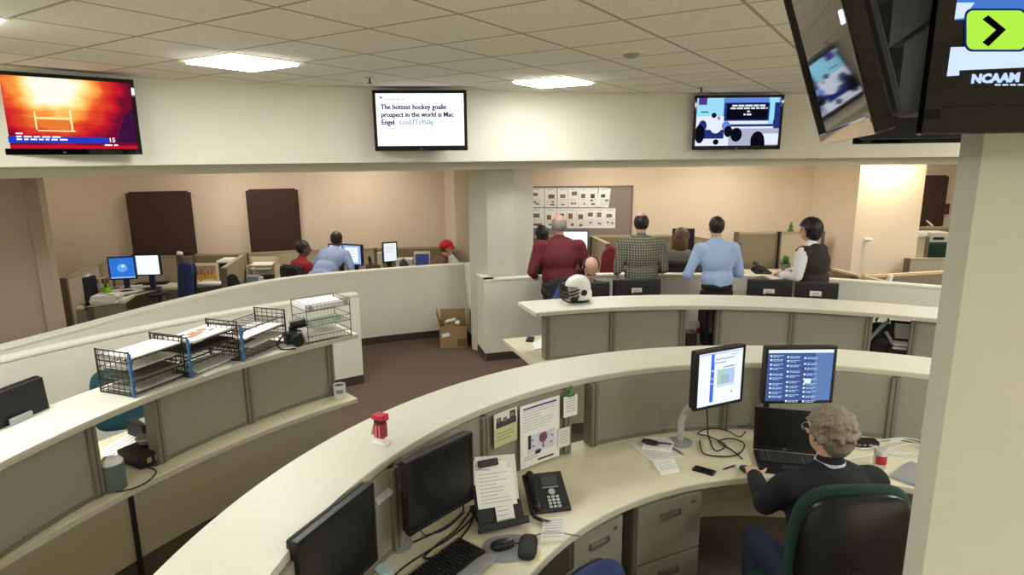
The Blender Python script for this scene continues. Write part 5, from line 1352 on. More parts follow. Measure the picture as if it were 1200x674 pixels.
# coat hung at divider end
p = A5+Vector((0.10, 0.12, -0.14))
t = thing('coat', 'black coat hanging on the front of the light tan divider', 'coat', (A5.x+0.1, A5.y+0.08, 0))
g = G(); g.cushion((0, 0, 0.72), (0.2, 0.16, 0.5), 0.8); g.ell((0.0, 0, 0.95), (0.07, 0.05, 0.08))
remesh(g, 'cloth', mat('coat_black', (30, 26, 30), 0.9), t, 0.012, 2, 0.012, 12)
G().cyl((0, 0, 1.0), (-0.04, -0.02, 1.05), 0.008, n=8).build('hook', SILV, t)
# box on that desk (far), items on panel top
p = A2+Vector((0.14, 0, 0))
t = thing('camera', 'small dark and white camera perched on the narrow cubicle panel', 'camera', (p.x, p.y+0.03, ZC), 0.4)
g = G(); g.box((0, 0, 0.035), (0.12, 0.06, 0.07), bev=0.01); g.build('body', BLK, t)
g = G(); g.cyl((-0.08, 0, 0.03), (-0.15, -0.01, 0.05), 0.028, n=12); g.build('lens', WHT2, t)

# middle cubicle desk (behind the outer half wall)
dk = [P(288, 327, 0.74), P(340, 319, 0.74), P(440, 312, 0.74), P(545, 306, 0.74)]
desk('long cream desk behind the outer half wall at the seated people', [Vector((-3.72, 8.72)), Vector((-3.4, 8.9)), Vector((-2.2, 8.93)), Vector((-1.0, 9.0)), A8+Vector((-0.02, -0.08, 0)), A7+Vector((0, -0.08, 0)), A6+Vector((0, -0.08, 0)), A4+Vector((0.14, -0.08, 0))], 0.74)
p = P(313, 312, 0.74)
p = Vector((A4.x+0.36, A4.y-0.2, 0.74))
t = thing('desk_organizer', 'cream desk organizer with a dark tray behind the divider', 'organizer', (p.x, p.y, 0.74))
g = G(); g.box((0, 0.09, 0.17), (0.40, 0.02, 0.34), bev=0.008); g.box((-0.2, 0, 0.12), (0.02, 0.18, 0.24)); g.box((0.2, 0, 0.12), (0.02, 0.18, 0.24)); g.build('body', mat('organizer_cream', (206, 192, 162), 0.7), t)
g = G(); g.box((0.02, 0, 0.06), (0.32, 0.16, 0.04)); g.build('tray', BLKM, t)
g = G(); g.box((-0.02, 0, 0.2), (0.28, 0.14, 0.012), rx=0.2); g.box((0.0, 0.0, 0.255), (0.3, 0.14, 0.012), rx=0.2); g.build('papers', WHT2, t)
t = thing('box', 'small blue-grey box on the desk left of the cream organizer', 'box', (A4.x+0.14+0.16, A4.y-0.42, 0.74))
G().box((0, 0, 0.06), (0.16, 0.14, 0.12), bev=0.004).build('body', mat('box_blue_grey', (128, 142, 152), 0.6), t); G().box((0.09, 0.02, 0.05), (0.04, 0.1, 0.1)).build('flap', WHT2, t)
for k, (px_, py_, w_, lb) in enumerate(((337, 322, 0.5, 'white papers on the desk by the person in red'),)):
    pass
t = thing('paper_stack', 'white papers on the desk left of the person in red', 'papers', (-3.35, 8.9, 0.74)); G().box((0, 0, 0.012), (0.36, 0.24, 0.024)).build('sheets', WHT, t)
p = PY(329, 314, 8.75)
t = thing('bottle', 'small clear bottle on the desk near the cream organizer', 'bottle', (-3.42, 9.1, 0.74)); g = G(); g.lathe([(0.03, 0), (0.032, 0.1), (0.012, 0.14), (0.012, 0.16)], 14); g.build('body', mat('bottle_pale', (206, 200, 178), 0.3), t, smooth=True); G().cyl((0, 0, 0.16), (0, 0, 0.18), 0.014, n=12).build('cap', WHT, t)
wpg = [(0.12, 0.1, 0.85, 0.9, glow('doc_white', (240, 248, 250), 1.0)), (0.2, 0.7, 0.7, 0.73, wg), (0.2, 0.55, 0.75, 0.58, wg), (0.2, 0.4, 0.7, 0.43, wg)]
mon_px('lit monitor showing a page in a blue frame, right of the person in pale blue', 413, 298.5, 9.05, 0.345, 0.315, rad(-22), glow('page_blue', (150, 176, 232)), FRN, wpg)
mon_px('lit monitor half hidden by the shoulder of the person in pale blue', 396.5, 297, 9.14, 0.30, 0.29, rad(-10), glow('page_pale', (196, 210, 244)), FRN, [(0.3, 0.4, 0.7, 0.8, glow('page_dark', (60, 70, 120)))])
mon_px('lit tilted monitor with a pale page standing alone on the long desk', 457, 295.5, 9.1, 0.225, 0.305, rad(24), glow('page_mint', (226, 234, 236), 1.0), BLK, [(0.15, 0.5+0.06*k, 0.8, 0.515+0.06*k, wg) for k in range(6)])
p = Vector((-1.62, 9.1, 0.74)); q = PY(474, 304, 9.1)
t = thing('printer', 'white box printer right of the lone tilted monitor', 'printer', (q.x, 9.12, 0.74)); g = G(); g.box((0, 0, 0.14), (0.24, 0.2, 0.28), bev=0.01); g.build('body', mat('printer_white', (222, 216, 202), 0.5), t); G().cyl((0.09, -0.10, 0.07), (0.09, -0.13, 0.07), 0.04, n=14).build('dark_dial', BLK, t)
q = PY(437, 300, 9.05)
t = thing('desk_caddy', 'dark and cream clutter caddy between the two lit monitor groups', 'organizer', (q.x, 9.08, 0.74)); g = G(); g.box((0, 0, 0.10), (0.22, 0.12, 0.2), bev=0.01); g.build('body', mat('caddy_brown', (92, 72, 56), 0.7), t); g = G(); g.box((0.10, 0, 0.19), (0.07, 0.1, 0.38), bev=0.006); g.build('file', mat('organizer_cream', (206, 192, 162), 0.7), t); G().cap((-0.05, 0, 0.22), (-0.06, 0, 0.3), 0.02, 0.025).build('pens', BLK, t)
q = PY(494.5, 297, 9.2)
t = thing('framed_picture', 'small blue picture on a cream stand left of the red cap', 'picture', (q.x, 9.2, 0.74), rad(4))
G().box((0, 0, 0.20), (0.24, 0.02, 0.34), rx=rad(-5)).build('frame', mat('picture_cream', (232, 220, 186), 0.6), t)
G().box((0, -0.012, 0.21), (0.2, 0.004, 0.24), rx=rad(-5)).build('picture', mat('picture_blue', (62, 84, 170), 0.6, ns=20, na=0.5), t)
g = G(); g.box((0, 0.0, 0.015), (0.26, 0.1, 0.03)); g.build('stand', mat('picture_cream', (232, 220, 186), 0.6), t)
q = PY(533, 300, 9.1)
t = thing('paper_tent', 'white folded paper standing near the pilaster', 'paper', (q.x, 9.1, 0.74), 0.2)
g = G(); g.prism([(-0.16, 0), (-0.13, 0.0), (0.17, 0.06), (0.14, 0.06)], 0, 0.04); g.xf(Matrix.Identity(4)); g.poly([(-0.14, 0, 0.02), (0.16, 0.02, 0.02), (0.16, 0.03, 0.1), (-0.05, 0.03, 0.36), (-0.12, 0.01, 0.34)]); g.build('sheet', WHT, t)
sol = t.children[0].modifiers.new('thickness', 'SOLIDIFY'); sol.thickness = 0.004
q = PY(524, 292, 9.5)
t = thing('potted_plant', 'leafy dark plant against the panel between the red cap and the column', 'plant', (q.x, 9.42, 0.74))
G().lathe([(0.06, 0), (0.08, 0.14), (0.07, 0.14), (0.0, 0.12)], 16).build('pot', BLKM, t)
g = G(); r_ = random.Random(9)
for k in range(40):
    a = r_.uniform(0, 2*pi); l = r_.uniform(0.12, 0.26); e = r_.uniform(0.2, 1.2); d = Vector((math.cos(a)*math.cos(e), math.sin(a)*math.cos(e)*0.5, math.sin(e))); s_ = Vector((-math.sin(a), math.cos(a), 0))*0.035; b0 = Vector((0, 0, 0.13))
    g.poly([b0, b0+d*l*0.6+s_, b0+d*l, b0+d*l*0.6-s_])
g.build('leaves', mat('leaf_olive', (62, 62, 34), 0.7), t)

# ================================================================== RIGHT SIDE BEYOND THE HALF WALL
# notice board with printed pages on the back wall
Yb = 9.5
bl, bt = PY(612, 219, Yb-0.04), PY(741, 218.5, Yb-0.04); bb = PY(741, 279, Yb-0.04)
t = thing('notice_board', 'grey pin board covered with printed pages on the back wall', 'board', ((bl.x+bt.x)/2, Yb-0.02, bb.z))
Wd, Hd = bt.x-bl.x, bt.z-bb.z
G().box((0, 0, Hd/2), (Wd, 0.03, Hd)).build('board', mat('pinboard_grey', (142, 130, 120), 0.95, ns=90, na=0.1), t)
g = G(); g.box((0, -0.004, Hd), (Wd+0.03, 0.04, 0.025)); g.box((Wd/2, -0.004, Hd/2), (0.025, 0.04, Hd+0.02)); g.box((0, -0.004, 0), (Wd+0.03, 0.04, 0.025)); g.box((-Wd/2, -0.004, Hd/2), (0.025, 0.04, Hd+0.02)); g.build('frame', mat('pinboard_frame', (120, 108, 98), 0.7), t)
PHT = [mat('print_dark_photo', (74, 66, 66), 0.8), mat('print_brown_photo', (128, 100, 72), 0.8), mat('print_grey_photo', (120, 116, 116), 0.8)]
rowsP = [(220.5, 243, [(612, 638), (638.5, 652.5), (653.5, 665.5), (666, 678), (678.5, 689), (689.5, 700.5), (701, 714.5)]), (244.5, 267.5, [(612, 638), (638.5, 652.5), (653, 664), (664.5, 675.5), (676, 686.5), (687, 698), (698.5, 709), (709.5, 721)])]
rk = random.Random(12)
ords = ['leftmost', 'second', 'third', 'fourth', 'fifth', 'sixth', 'seventh', 'eighth']
for ri, (y0, y1, xs) in enumerate(rowsP):
    for k, (xa, xb) in enumerate(xs):
        a, b = PY(xa, y0+(0 if ri else 0), Yb-0.06), PY(xb, y1, Yb-0.06)
        w_, h_ = b.x-a.x, a.z-b.z
        o = thing('printed_page', 'printed newspaper page on the pin board, %s of the %s row' % (ords[k]+(' from the left' if k else ''), 'lower' if ri else 'upper'), 'paper', ((a.x+b.x)/2, Yb-0.042, b.z), 0, 'printed pages on the pin board')
        g = G(); g.box((0, 0, h_/2), (w_*0.99, 0.004, h_), ry=rk.uniform(-.01, .01) if k < len(xs)-1 else (0.10 if not ri else 0.0)); g.build('sheet', WHT, o)
        g = G(); u = rk.uniform(-0.15, 0.1)*w_
        g.box((u, -0.0035, h_*rk.uniform(0.55, 0.72)), (w_*rk.uniform(0.35, 0.6), 0.003, h_*rk.uniform(0.16, 0.28)))
        for q in range(rk.choice((1, 2))): g.box((rk.uniform(-.25, .25)*w_, -0.0035, h_*rk.uniform(0.12, 0.35)), (w_*rk.uniform(.15, .4), 0.003, h_*0.08))
        g.build('picture_print', PHT[rk.randrange(3)], o)
        g = G()
        for q in range(4): g.box((rk.uniform(-.05, .05)*w_, -0.003, h_*(0.42-q*0.09)), (w_*0.7, 0.002, h_*0.018))
        g.box((0, -0.003, h_*0.92), (w_*0.6, 0.002, h_*0.03)); g.build('text_print', INK, o)
ZR = 1.35
R1, R2, R3, R4, R5 = P(745, 277, ZR), P(693, 277, ZR), P(735, 296, ZR), P(800, 276, ZR), P(820, 274, ZR)
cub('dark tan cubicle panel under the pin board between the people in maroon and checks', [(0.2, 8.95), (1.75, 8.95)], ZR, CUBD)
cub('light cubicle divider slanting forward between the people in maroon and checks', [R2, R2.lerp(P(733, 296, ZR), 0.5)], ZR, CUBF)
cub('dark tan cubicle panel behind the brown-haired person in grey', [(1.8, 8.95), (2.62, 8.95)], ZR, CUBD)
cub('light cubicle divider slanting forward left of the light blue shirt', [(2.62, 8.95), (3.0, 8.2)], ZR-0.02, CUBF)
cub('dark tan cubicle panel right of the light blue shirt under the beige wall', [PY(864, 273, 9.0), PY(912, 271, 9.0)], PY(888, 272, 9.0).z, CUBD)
cub('light cubicle panel ending at the beige wall corner, a small figure on top', [PY(914, 271, 9.0), PY(965, 271, 9.0)], PY(930, 271.5, 9.0).z, CUBF)
p = PY(927.5, 271, 9.0)
t = thing('ornament', 'small green ornament standing on the light cubicle panel', 'ornament', (p.x, 9.025, p.z))
g = G(); g.lathe([(0.035, 0), (0.04, 0.02), (0.02, 0.04), (0.03, 0.07), (0.015, 0.10), (0.012, 0.13)], 12); g.build('figure', mat('ornament_green', (70, 92, 34), 0.5), t, smooth=True)
G().lathe([(0.05, 0), (0.05, 0.006)], 12).build('foot', CUBT, t)
desk('cream desk beyond the half wall between the people in maroon and checks', [(0.79, 8.2), (1.2, 8.2), (1.15, 8.88), (0.79, 8.88)], 0.78)
desk('cream desk beyond the half wall under the brown-haired person', [(1.35, 8.3), (2.6, 8.3), (2.55, 8.88), (1.25, 8.88)], 0.78)
desk('cream desk right of the light blue shirt holding a green plant and papers', [(3.08, 8.3), (3.9, 8.3), (4.4, 8.5), (4.4, 8.88), (3.0, 8.88)], 0.85)
desk('light wood desk close behind the half wall right of the light blue shirt', [(2.75, 7.62), (3.35, 7.62), (3.35, 8.1), (2.75, 8.1)], 0.88)
t = thing('paper_stack', 'broad white paper pile on the light wood desk behind the half wall', 'papers', (3.02, 7.84, 0.88), 0.05)
G().box((0, 0, 0.012), (0.5, 0.4, 0.024)).build('sheets', WHT, t)
q = PY(675, 290, 8.6)
mon_px('large lit white monitor right of the maroon shirt', 672, 285, 8.55, 0.42, 0.36, rad(-6), glow('white_page', (246, 248, 252), 1.15), mat('bezel_grey', (70, 74, 84), 0.4))
mon_px('dark monitor behind the brown-haired person', 800.5, 282, 8.6, 0.30, 0.34, rad(-4), SCROFF, BLK)
mon_px('dark monitor edge beside the head of the light blue shirt', 838, 283, 8.8, 0.14, 0.26, rad(60), SCROFF, BLK)
t = thing('paper_stack', 'cream papers on the desk right of the large lit white monitor', 'papers', (1.0, 8.3, 0.78), 0.1); G().box((0, 0, 0.015), (0.28, 0.3, 0.03)).build('sheets', WHT2, t)
t = thing('paper_stack', 'white papers on the desk between the brown hair and the light blue shirt', 'papers', (2.42, 8.45, 0.78)); G().box((0, 0, 0.05), (0.34, 0.3, 0.10), rx=0.1).build('sheets', WHT, t)
p = P(876, 299, 0.85)
t = thing('potted_plant', 'small bright green plant in a tub right of the light blue shirt', 'plant', (p.x, 8.75, 0.85))
G().lathe([(0.05, 0), (0.07, 0.1), (0.06, 0.1), (0.0, 0.09)], 16).build('pot', mat('pot_grey', (96, 100, 92), 0.5), t)
g = G(); r_ = random.Random(19)
for k in range(46):
    a = r_.uniform(0, 2*pi); l = r_.uniform(0.06, 0.15); e = r_.uniform(0.1, 1.3); d = Vector((math.cos(a)*math.cos(e), math.sin(a)*math.cos(e), math.sin(e))); s_ = Vector((-math.sin(a), math.cos(a), 0))*0.02; b0 = Vector((0, 0, 0.1))
    g.poly([b0, b0+d*l*0.6+s_, b0+d*l, b0+d*l*0.6-s_])
g.build('leaves', mat('leaf_green', (52, 120, 44), 0.6), t)
q = PY(869, 292, 8.7)
t = thing('bottle', 'pale bottle left of the small bright green plant', 'bottle', (q.x, 8.7, 0.85)); g = G(); g.lathe([(0.035, 0), (0.037, 0.13), (0.014, 0.18), (0.014, 0.2)], 14); g.build('body', mat('bottle_white', (222, 222, 210), 0.3), t, smooth=True); G().cyl((0, 0, 0.2), (0, 0, 0.22), 0.017, n=12).build('cap', mat('cap_green', (60, 110, 60), 0.5), t)
t = thing('desk_organizer', 'dark box holder on the desk beside the light blue shirt', 'organizer', (q.x-0.16, 8.7, 0.85)); g = G(); g.box((0, 0, 0.09), (0.18, 0.16, 0.18), bev=0.01); g.build('body', BLKM, t); G().box((0, -0.082, 0.12), (0.1, 0.004, 0.05)).build('label', GREYP, t)
q = PY(896, 300, 8.35)
t = thing('desk_phone', 'black desk phone standing on the cream desk left of the brown coat', 'phone', (q.x, 8.42, 0.85), rad(20)); g = G(); g.box((0, 0, 0.05), (0.2, 0.2, 0.06), rx=rad(20), bev=0.01); g.build('body', BLK, t); g = G(); g.tube([(-0.06, -0.08, 0.07), (-0.06, 0.0, 0.13), (-0.06, 0.09, 0.16)], 0.025, 8, smooth=4); g.build('handset', BLK, t, smooth=True)
q = PY(930, 296, 8.6)
t = thing('cardboard_tray', 'flat tan tray on the cream desk near the person in the vest', 'tray', (4.15, 8.7, 0.85)); G().box((0, 0, 0.03), (0.4, 0.25, 0.06), bev=0.005).build('body', mat('tray_tan', (150, 118, 80), 0.8), t); G().box((0, 0, 0.065), (0.36, 0.21, 0.01)).build('lid', mat('tray_lid', (196, 168, 128), 0.8), t)
# chair with a coat
task_chair('dark chair with a brown coat over it beyond the half wall', (3.72, 7.86), rad(0), CHARC, seat_h=0.47, back_h=0.5, arms=False)
t = thing('coat', 'brown coat draped over the chair left of the person in the vest', 'coat', (3.72, 7.58, 0))
g = G(); g.cushion((0, 0.0, 0.80), (0.46, 0.17, 0.5), 0.7); g.ell((0.02, 0, 1.05), (0.13, 0.08, 0.07)); g.cap((-0.18, -0.06, 1.0), (-0.22, -0.08, 0.66), 0.06, 0.05); g.cap((0.18, -0.06, 1.0), (0.24, -0.08, 0.66), 0.06, 0.05)
remesh(g, 'cloth', mat('coat_brown', (104, 82, 58), 0.9), t, 0.014, 2, 0.016, 11)
g = G(); g.tube([(-0.03, -0.07, 1.02), (-0.05, -0.1, 0.86), (-0.06, -0.1, 0.62)], 0.008, 6); g.tube([(0.05, -0.07, 1.02), (0.05, -0.1, 0.86), (0.06, -0.1, 0.62)], 0.008, 6); g.build('zip_edges', mat('coat_dark', (66, 50, 36), 0.8), t)
# dark red bag
t = thing('duffel_bag', 'dark red pleated bag standing between the maroon and the checked shirt', 'bag', (*PY(716, 300, 8.04)[:2], 0.72))
bz = 0.72; ttop = PY(714, 291, 8.04).z
g = G(); g.cushion((0, 0, (ttop-bz)/2), (0.27, 0.22, ttop-bz), 0.8); g.ell((-0.0, 0, ttop-bz-0.03), (0.07, 0.08, 0.07))
remesh(g, 'body', mat('bag_red', (112, 22, 32), 0.8, ns=12, na=0.3), t, 0.01, 2, 0.01, 15)
g = G()
for k in range(5): g.tube([(-0.1+k*0.045, -0.112, 0.03), (-0.08+k*0.038, -0.118, 0.2), (-0.05+k*0.024, -0.09, 0.36), (-0.03+k*0.014, -0.05, ttop-bz-0.02)], 0.008, 6, smooth=3)
g.build('piping', mat('bag_red_dark', (70, 10, 20), 0.8), t)
q = t.location
task_chair('dark chair carrying the dark red pleated bag beyond the half wall', (q.x, q.y+0.02), rad(180), CHARC, seat_h=0.69, back_h=0.16, back_z=0.1, arms=False)
# low panels on the far right
cub('low grey panel with a cream cap running right below the cream closet wall', [(4.24, 7.50), (5.5, 7.77), (7.0, 8.05)], 1.0, CUBD)
cub('low panel with a cream cap crossing toward the half wall at the closet corner', [(4.22, 8.1), (4.40, 7.16)], 1.0, CUBD)
for o in [ob for ob in COL.objects if ob.get('label', '').startswith('low ')]:
    for ch in o.children:
        if ch.name.startswith('top_cap'): ch.data.materials[0] = mat('cap_cream', (206, 182, 146), 0.7)
p = PY(1038, 324, 7.5)
t = thing('telephone', 'small pale handset on the shelf behind the low panel at the right', 'phone', (p.x, 7.45, 0.80)); g = G(); g.cap((-0.04, 0, 0.02), (0.03, 0, 0.2), 0.025, 0.03); g.build('handset', WHT2, t, smooth=True); G().box((0, 0, 0.01), (0.16, 0.14, 0.02)).build('base', GREYP, t)
t = thing('side_shelf', 'narrow dark shelf between the half wall and the low panel', 'shelf', (p.x, 7.42, 0)); G().box((0, 0, 0.78), (0.5, 0.22, 0.03)).build('top', CUBD, t); 
for s in (-1, 1): G().box((s*0.22, 0, 0.38), (0.03, 0.2, 0.77)).build('side_panel', CUBD, t)
p = PY(1090, 329, 8.2)
t = thing('cabinet', 'dark cabinet with a grey panel behind the low panel by the pillar', 'cabinet', (6.35, 8.3, 0)); G().box((0.1, 0, 0.42), (0.9, 0.4, 0.84), bev=0.005).build('body', BLKM, t); G().box((-0.22, -0.205, 0.45), (0.2, 0.012, 0.76)).build('door', GREYP, t); G().box((-0.14, -0.216, 0.5), (0.012, 0.012, 0.12)).build('handle', SILV, t)
# wall fixture on the closet wall
p = PY(1014.5, 281, 8.75)
t = thing('coat_hook', 'small white hook fixed on the cream closet wall', 'hook', (p.x, 8.75, p.z)); G().box((0, -0.01, 0), (0.06, 0.02, 0.05), bev=0.005).build('plate', mat('hook_cream', (220, 206, 176), 0.5), t); g = G(); g.cap((0, -0.02, 0.005), (0.03, -0.07, 0.01), 0.016, 0.022); g.build('knob', WHT, t, smooth=True)
p = PY(1107.5, 245, 11.15)
t = thing('fire_alarm', 'small dark red alarm box on the far wall right of the right-hand brown door', 'alarm', (p.x, 11.19, p.z)); G().box((0, -0.02, 0), (0.16, 0.05, 0.19), bev=0.006).build('housing', mat('alarm_red', (92, 26, 20), 0.5), t); G().box((0, -0.048, -0.02), (0.08, 0.008, 0.05)).build('strobe', mat('alarm_grey', (90, 70, 66), 0.4), t)
# far right cubicle
fa, fb = PY(1068, 268, 10.4), PY(1125, 263, 10.4)
cub('tan cubicle panel in front of the right-hand brown door', [(fa.x-0.2, 10.4), (fb.x+0.5, 10.4)], PY(1085, 266, 10.4).z, CUBD)
pa = PY(1069, 278, 8.9); pb = PY(1087, 279, 8.9)
cub('short tan cubicle panel beside the green chair at the far right', [(pa.x-0.05, 8.9), (pb.x, 8.9)], pa.z, CUBF)
pa = PY(1069, 303, 8.5); pb = PY(1125, 306, 8.5)
cub('tan cubicle front panel below the green chair at the far right', [(pa.x-0.05, 8.5), (pb.x, 8.5)], pa.z-0.0, CUBF)
q = PY(1077, 279, 8.93)
t = thing('paper_scrap', 'white crumpled paper on top of the short tan panel at the far right', 'paper', (q.x, 8.93, PY(1069, 278, 8.9).z)); g = G(); g.ell((0, 0, 0.04), (0.12, 0.05, 0.05)); g.build('sheet', WHT, t, smooth=True)
q = PY(1098, 300, 9.1); dz = 0.92
desk('cream desk of the far right cubicle under the green chair', [(5.88, 8.6), (pb.x+0.5, 8.6), (pb.x+0.5, 9.2), (5.88, 9.2)], dz)
t = thing('paper_stack', 'white sheet on the cream desk below the green chair at the far right', 'papers', (PY(1093, 301, 8.75).x, 8.8, dz)); G().box((0, 0, 0.01), (0.36, 0.22, 0.02)).build('sheets', WHT, t)
task_chair('dark green chair back at the far right cubicle', (PY(1093, 290, 9.6).x, 9.75), rad(0), DGREEN, shell=DGREEN, seat_h=0.46, back_h=0.48, back_w=0.5, arms=False)
q = PY(1098, 278, 10.1)
desk('cream desk at the back of the far right cubicle', [(q.x-0.5, 10.0), (q.x+0.9, 10.0), (q.x+0.9, 10.34), (q.x-0.5, 10.34)], 0.92)
t = thing('printer', 'white printer on the back desk of the far right cubicle', 'printer', (q.x, 10.17, 0.92)); G().box((0, 0, 0.15), (0.3, 0.28, 0.30), bev=0.015).build('body', mat('printer_white', (222, 216, 202), 0.5), t); G().box((-0.02, -0.142, 0.2), (0.18, 0.01, 0.04)).build('slot', BLK, t)
q = PY(1089, 264, 10.43)
t = thing('small_figure', 'tiny pale figure on the tan panel in front of the right-hand door', 'ornament', (q.x, 10.43, PY(1085, 266, 10.4).z)); g = G(); g.cap((0.05, 0, 0.02), (-0.05, 0, 0.1), 0.018, 0.012); g.build('figure', WHT2, t, smooth=True); G().box((0, 0, 0.006), (0.1, 0.04, 0.012)).build('base', GREYP, t)
# ================================================================== PEOPLE
def V(*a): return Vector(a)
def hand(g, wrist, d, palm_n, s=1.0, curl=0.5, right=True):
    """palm, four unequal fingers with knuckle bends, thumb from the side"""
    d = d.normalized(); n = (palm_n-d*palm_n.dot(d)).normalized(); side = d.cross(n)*(1 if right else -1)
    R3 = Matrix((side, d, n)).transposed()
    pc = wrist+d*0.05*s
    g.ell(pc, (0.042*s, 0.052*s, 0.016*s), 14, 8, R3)
    for k, (off, ln) in enumerate(((0.030, 0.068), (0.010, 0.078), (-0.011, 0.073), (-0.031, 0.058))):
        p = wrist+d*(0.092-0.006*abs(k-1))*s+side*off*s; r = (0.0085-0.0006*(k == 3))*s; dd = d.copy(); cu = curl*(0.9+0.1*k)
        for j, fr_ in enumerate((0.45, 0.32, 0.23)):
            a = cu*(0.5+0.35*j); dd = (Matrix.Rotation(-a if False else a, 3, side) @ dd) if right else (Matrix.Rotation(-a, 3, side) @ dd)
            if dd.dot(n) > 0 and curl > 0: pass
            q = p+dd*ln*fr_*s; g.cap(p, q, r, r*0.92, 8); p = q; r *= 0.92
    p = wrist+d*0.03*s+side*0.036*s; td = (d*0.7+side*0.7+n*(-0.15)).normalized()
    q = p+td*0.038*s; g.cap(p, q, 0.0125*s, 0.0105*s, 8); td2 = (td*0.8+d*0.5).normalized(); g.cap(q, q+td2*0.03*s, 0.0105*s, 0.0085*s, 8)

def person(label, loc, rz, H=1.75, pose='stand', lean=0, girth=1.0, arms=None, shirt=None, pants=None, shoe=BLK, hair=None, hair_style='short', skin=SKIN,
           head_yaw=0, head_pitch=0, sleeves=True, vest=None, seat=0.47, name='person', collar=None, belt=None, fold=0.006, legs=None, voxel=0.011, glasses=False, shoulder_w=1.0, extra=None, vx_shirt=None, hair_k=1.0, hair_top=0.07, side=0.0, tuck=False, tufts=False):
    """local frame: body faces +Y, x to its right"""
    t = thing(name, label, 'person', (loc[0], loc[1], 0), rz)
    s = H/1.75; W = girth
    hipz = 0.93*s if pose == 'stand' else seat+0.10
    la = rad(lean); up = V(0, math.sin(la), math.cos(la)); fw = V(0, math.cos(la), -math.sin(la))
    hip = V(0, 0, hipz); waist = hip+up*0.15*s; chest = hip+up*0.36*s-fw*0.01; shl = hip+up*0.505*s; neck = hip+up*0.56*s+fw*0.01
    headc = neck+V(0, 0.03, 0.145*s)+up*0.02
    Rt = Matrix((V(1, 0, 0), fw, up)).transposed()
    if side: chest.x += side*.35; shl.x += side*.65; neck.x += side*.8; headc.x += side
    sx = 0.185*s*shoulder_w*(1+0.25*(W-1))
    body = []; torso = []
    def T(lst, kind, *a): lst.append((kind, a))
    T(torso, 'e', hip+up*0.0, (0.165*W*s, 0.115*W*s, 0.13*s)); T(torso, 'e', waist, (0.155*W*s, 0.112*W*s, 0.16*s)); T(torso, 'e', chest, (0.165*W*s, 0.115*W*s, 0.19*s))
    T(torso, 'e', chest+up*0.1*s-fw*0.015, (0.17*s*shoulder_w, 0.09*s, 0.1*s))
    T(torso, 'c', shl+V(-sx*0.9, 0, -0.02), shl+V(sx*0.9, 0, -0.02), 0.062*s, 0.062*s)
    T(torso, 'c', shl+V(-sx*0.55, 0, 0.005), neck+V(0, 0, 0.0), 0.05*s, 0.05*s); T(torso, 'c', shl+V(sx*0.55, 0, 0.005), neck, 0.05*s, 0.05*s)
    # arms
    A = {}
    for k, sg in (('L', -1), ('R', 1)):
        sh = shl+V(sg*sx, 0, -0.02*s)
        if arms and arms.get(k): e, wv = [Vector(q) for q in arms[k]]
        else: e = sh+V(sg*0.06, -0.03, -0.285*s); wv = e+V(sg*0.0, 0.07, -0.245*s)
        A[k] = (sh, e, wv)
    # legs
    Lg = {}
    for k, sg in (('L', -1), ('R', 1)):
        hp = hip+V(sg*0.09*s, 0, -0.03)
        if legs and legs.get(k): kn, an = [Vector(q) for q in legs[k]]
        elif pose == 'stand': kn = V(sg*0.10, 0.02, 0.50*s); an = V(sg*0.11, -0.01, 0.09)
        else: kn = V(sg*0.13, 0.43*s, seat+0.05); an = V(sg*0.14, 0.40*s, 0.09)
        Lg[k] = (hp, kn, an)
    def vol(g, lst, inf=0.0):
        for kind, a in lst:
            if kind == 'e': g.ell(a[0], tuple(r+inf for r in a[1]), 18, 12, Rt)
            else: g.cap(a[0], a[1], a[2]+inf, a[3]+inf)
    hy = Matrix.Rotation(rad(head_yaw), 3, 'Z') @ Matrix.Rotation(rad(head_pitch), 3, 'X')
    def Hd(x, y, z): return headc+hy @ V(x*s, y*s, z*s)
    g = G(); vol(g, torso)
    for k in 'LR':
        sh, e, wv = A[k]; g.cap(sh, e, 0.052*s*W**0.5, 0.042*s); g.cap(e, wv, 0.041*s, 0.028*s)
        d = (wv-e).normalized(); n = V(0, 0, -1) if abs(d.z) < 0.75 else V(-1 if k == 'R' else 1, 0, 0)
        hand(g, wv, d, n, s*0.98, 0.35, k == 'R')
        hp, kn, an = Lg[k]; g.cap(hp, kn, 0.082*s*W**0.5, 0.056*s); g.cap(kn, an, 0.055*s, 0.038*s)
        g.cap(an+V(0, -0.02, -0.04), an+V(0, 0.13, -0.052), 0.036, 0.03)
    g.cap(neck+V(0, -0.005, -0.05*s), headc+V(0, -0.02, -0.06*s), 0.056*s, 0.05*s)
    g.ell(Hd(0, -0.005, 0.018), (0.076*s, 0.095*s, 0.098*s), 22, 14, hy); g.ell(Hd(0, 0.03, -0.045), (0.058*s, 0.062*s, 0.07*s), 18, 12, hy)
    g.cap(Hd(0, 0.088, 0.005), Hd(0, 0.108, -0.03), 0.010*s, 0.015*s, 8); g.ell(Hd(0, 0.085, -0.068), (0.024*s, 0.012*s, 0.008*s), 10, 6, hy)
    g.ell(Hd(0, 0.088, 0.03), (0.045*s, 0.012*s, 0.009*s), 10, 6, hy)
    for sg in (-1, 1): g.ell(Hd(sg*0.078, -0.005, -0.01), (0.010*s, 0.020*s, 0.033*s), 10, 8, hy)
    remesh(g, 'body', skin, t, min(voxel, 0.0095), 3)
    for sg in (-1, 1):
        g = G(); g.ell(Hd(sg*0.032, 0.082, 0.008), (0.014*s, 0.010*s, 0.009*s), 10, 6, hy); g.build('eye', EYE_M, t, smooth=True)
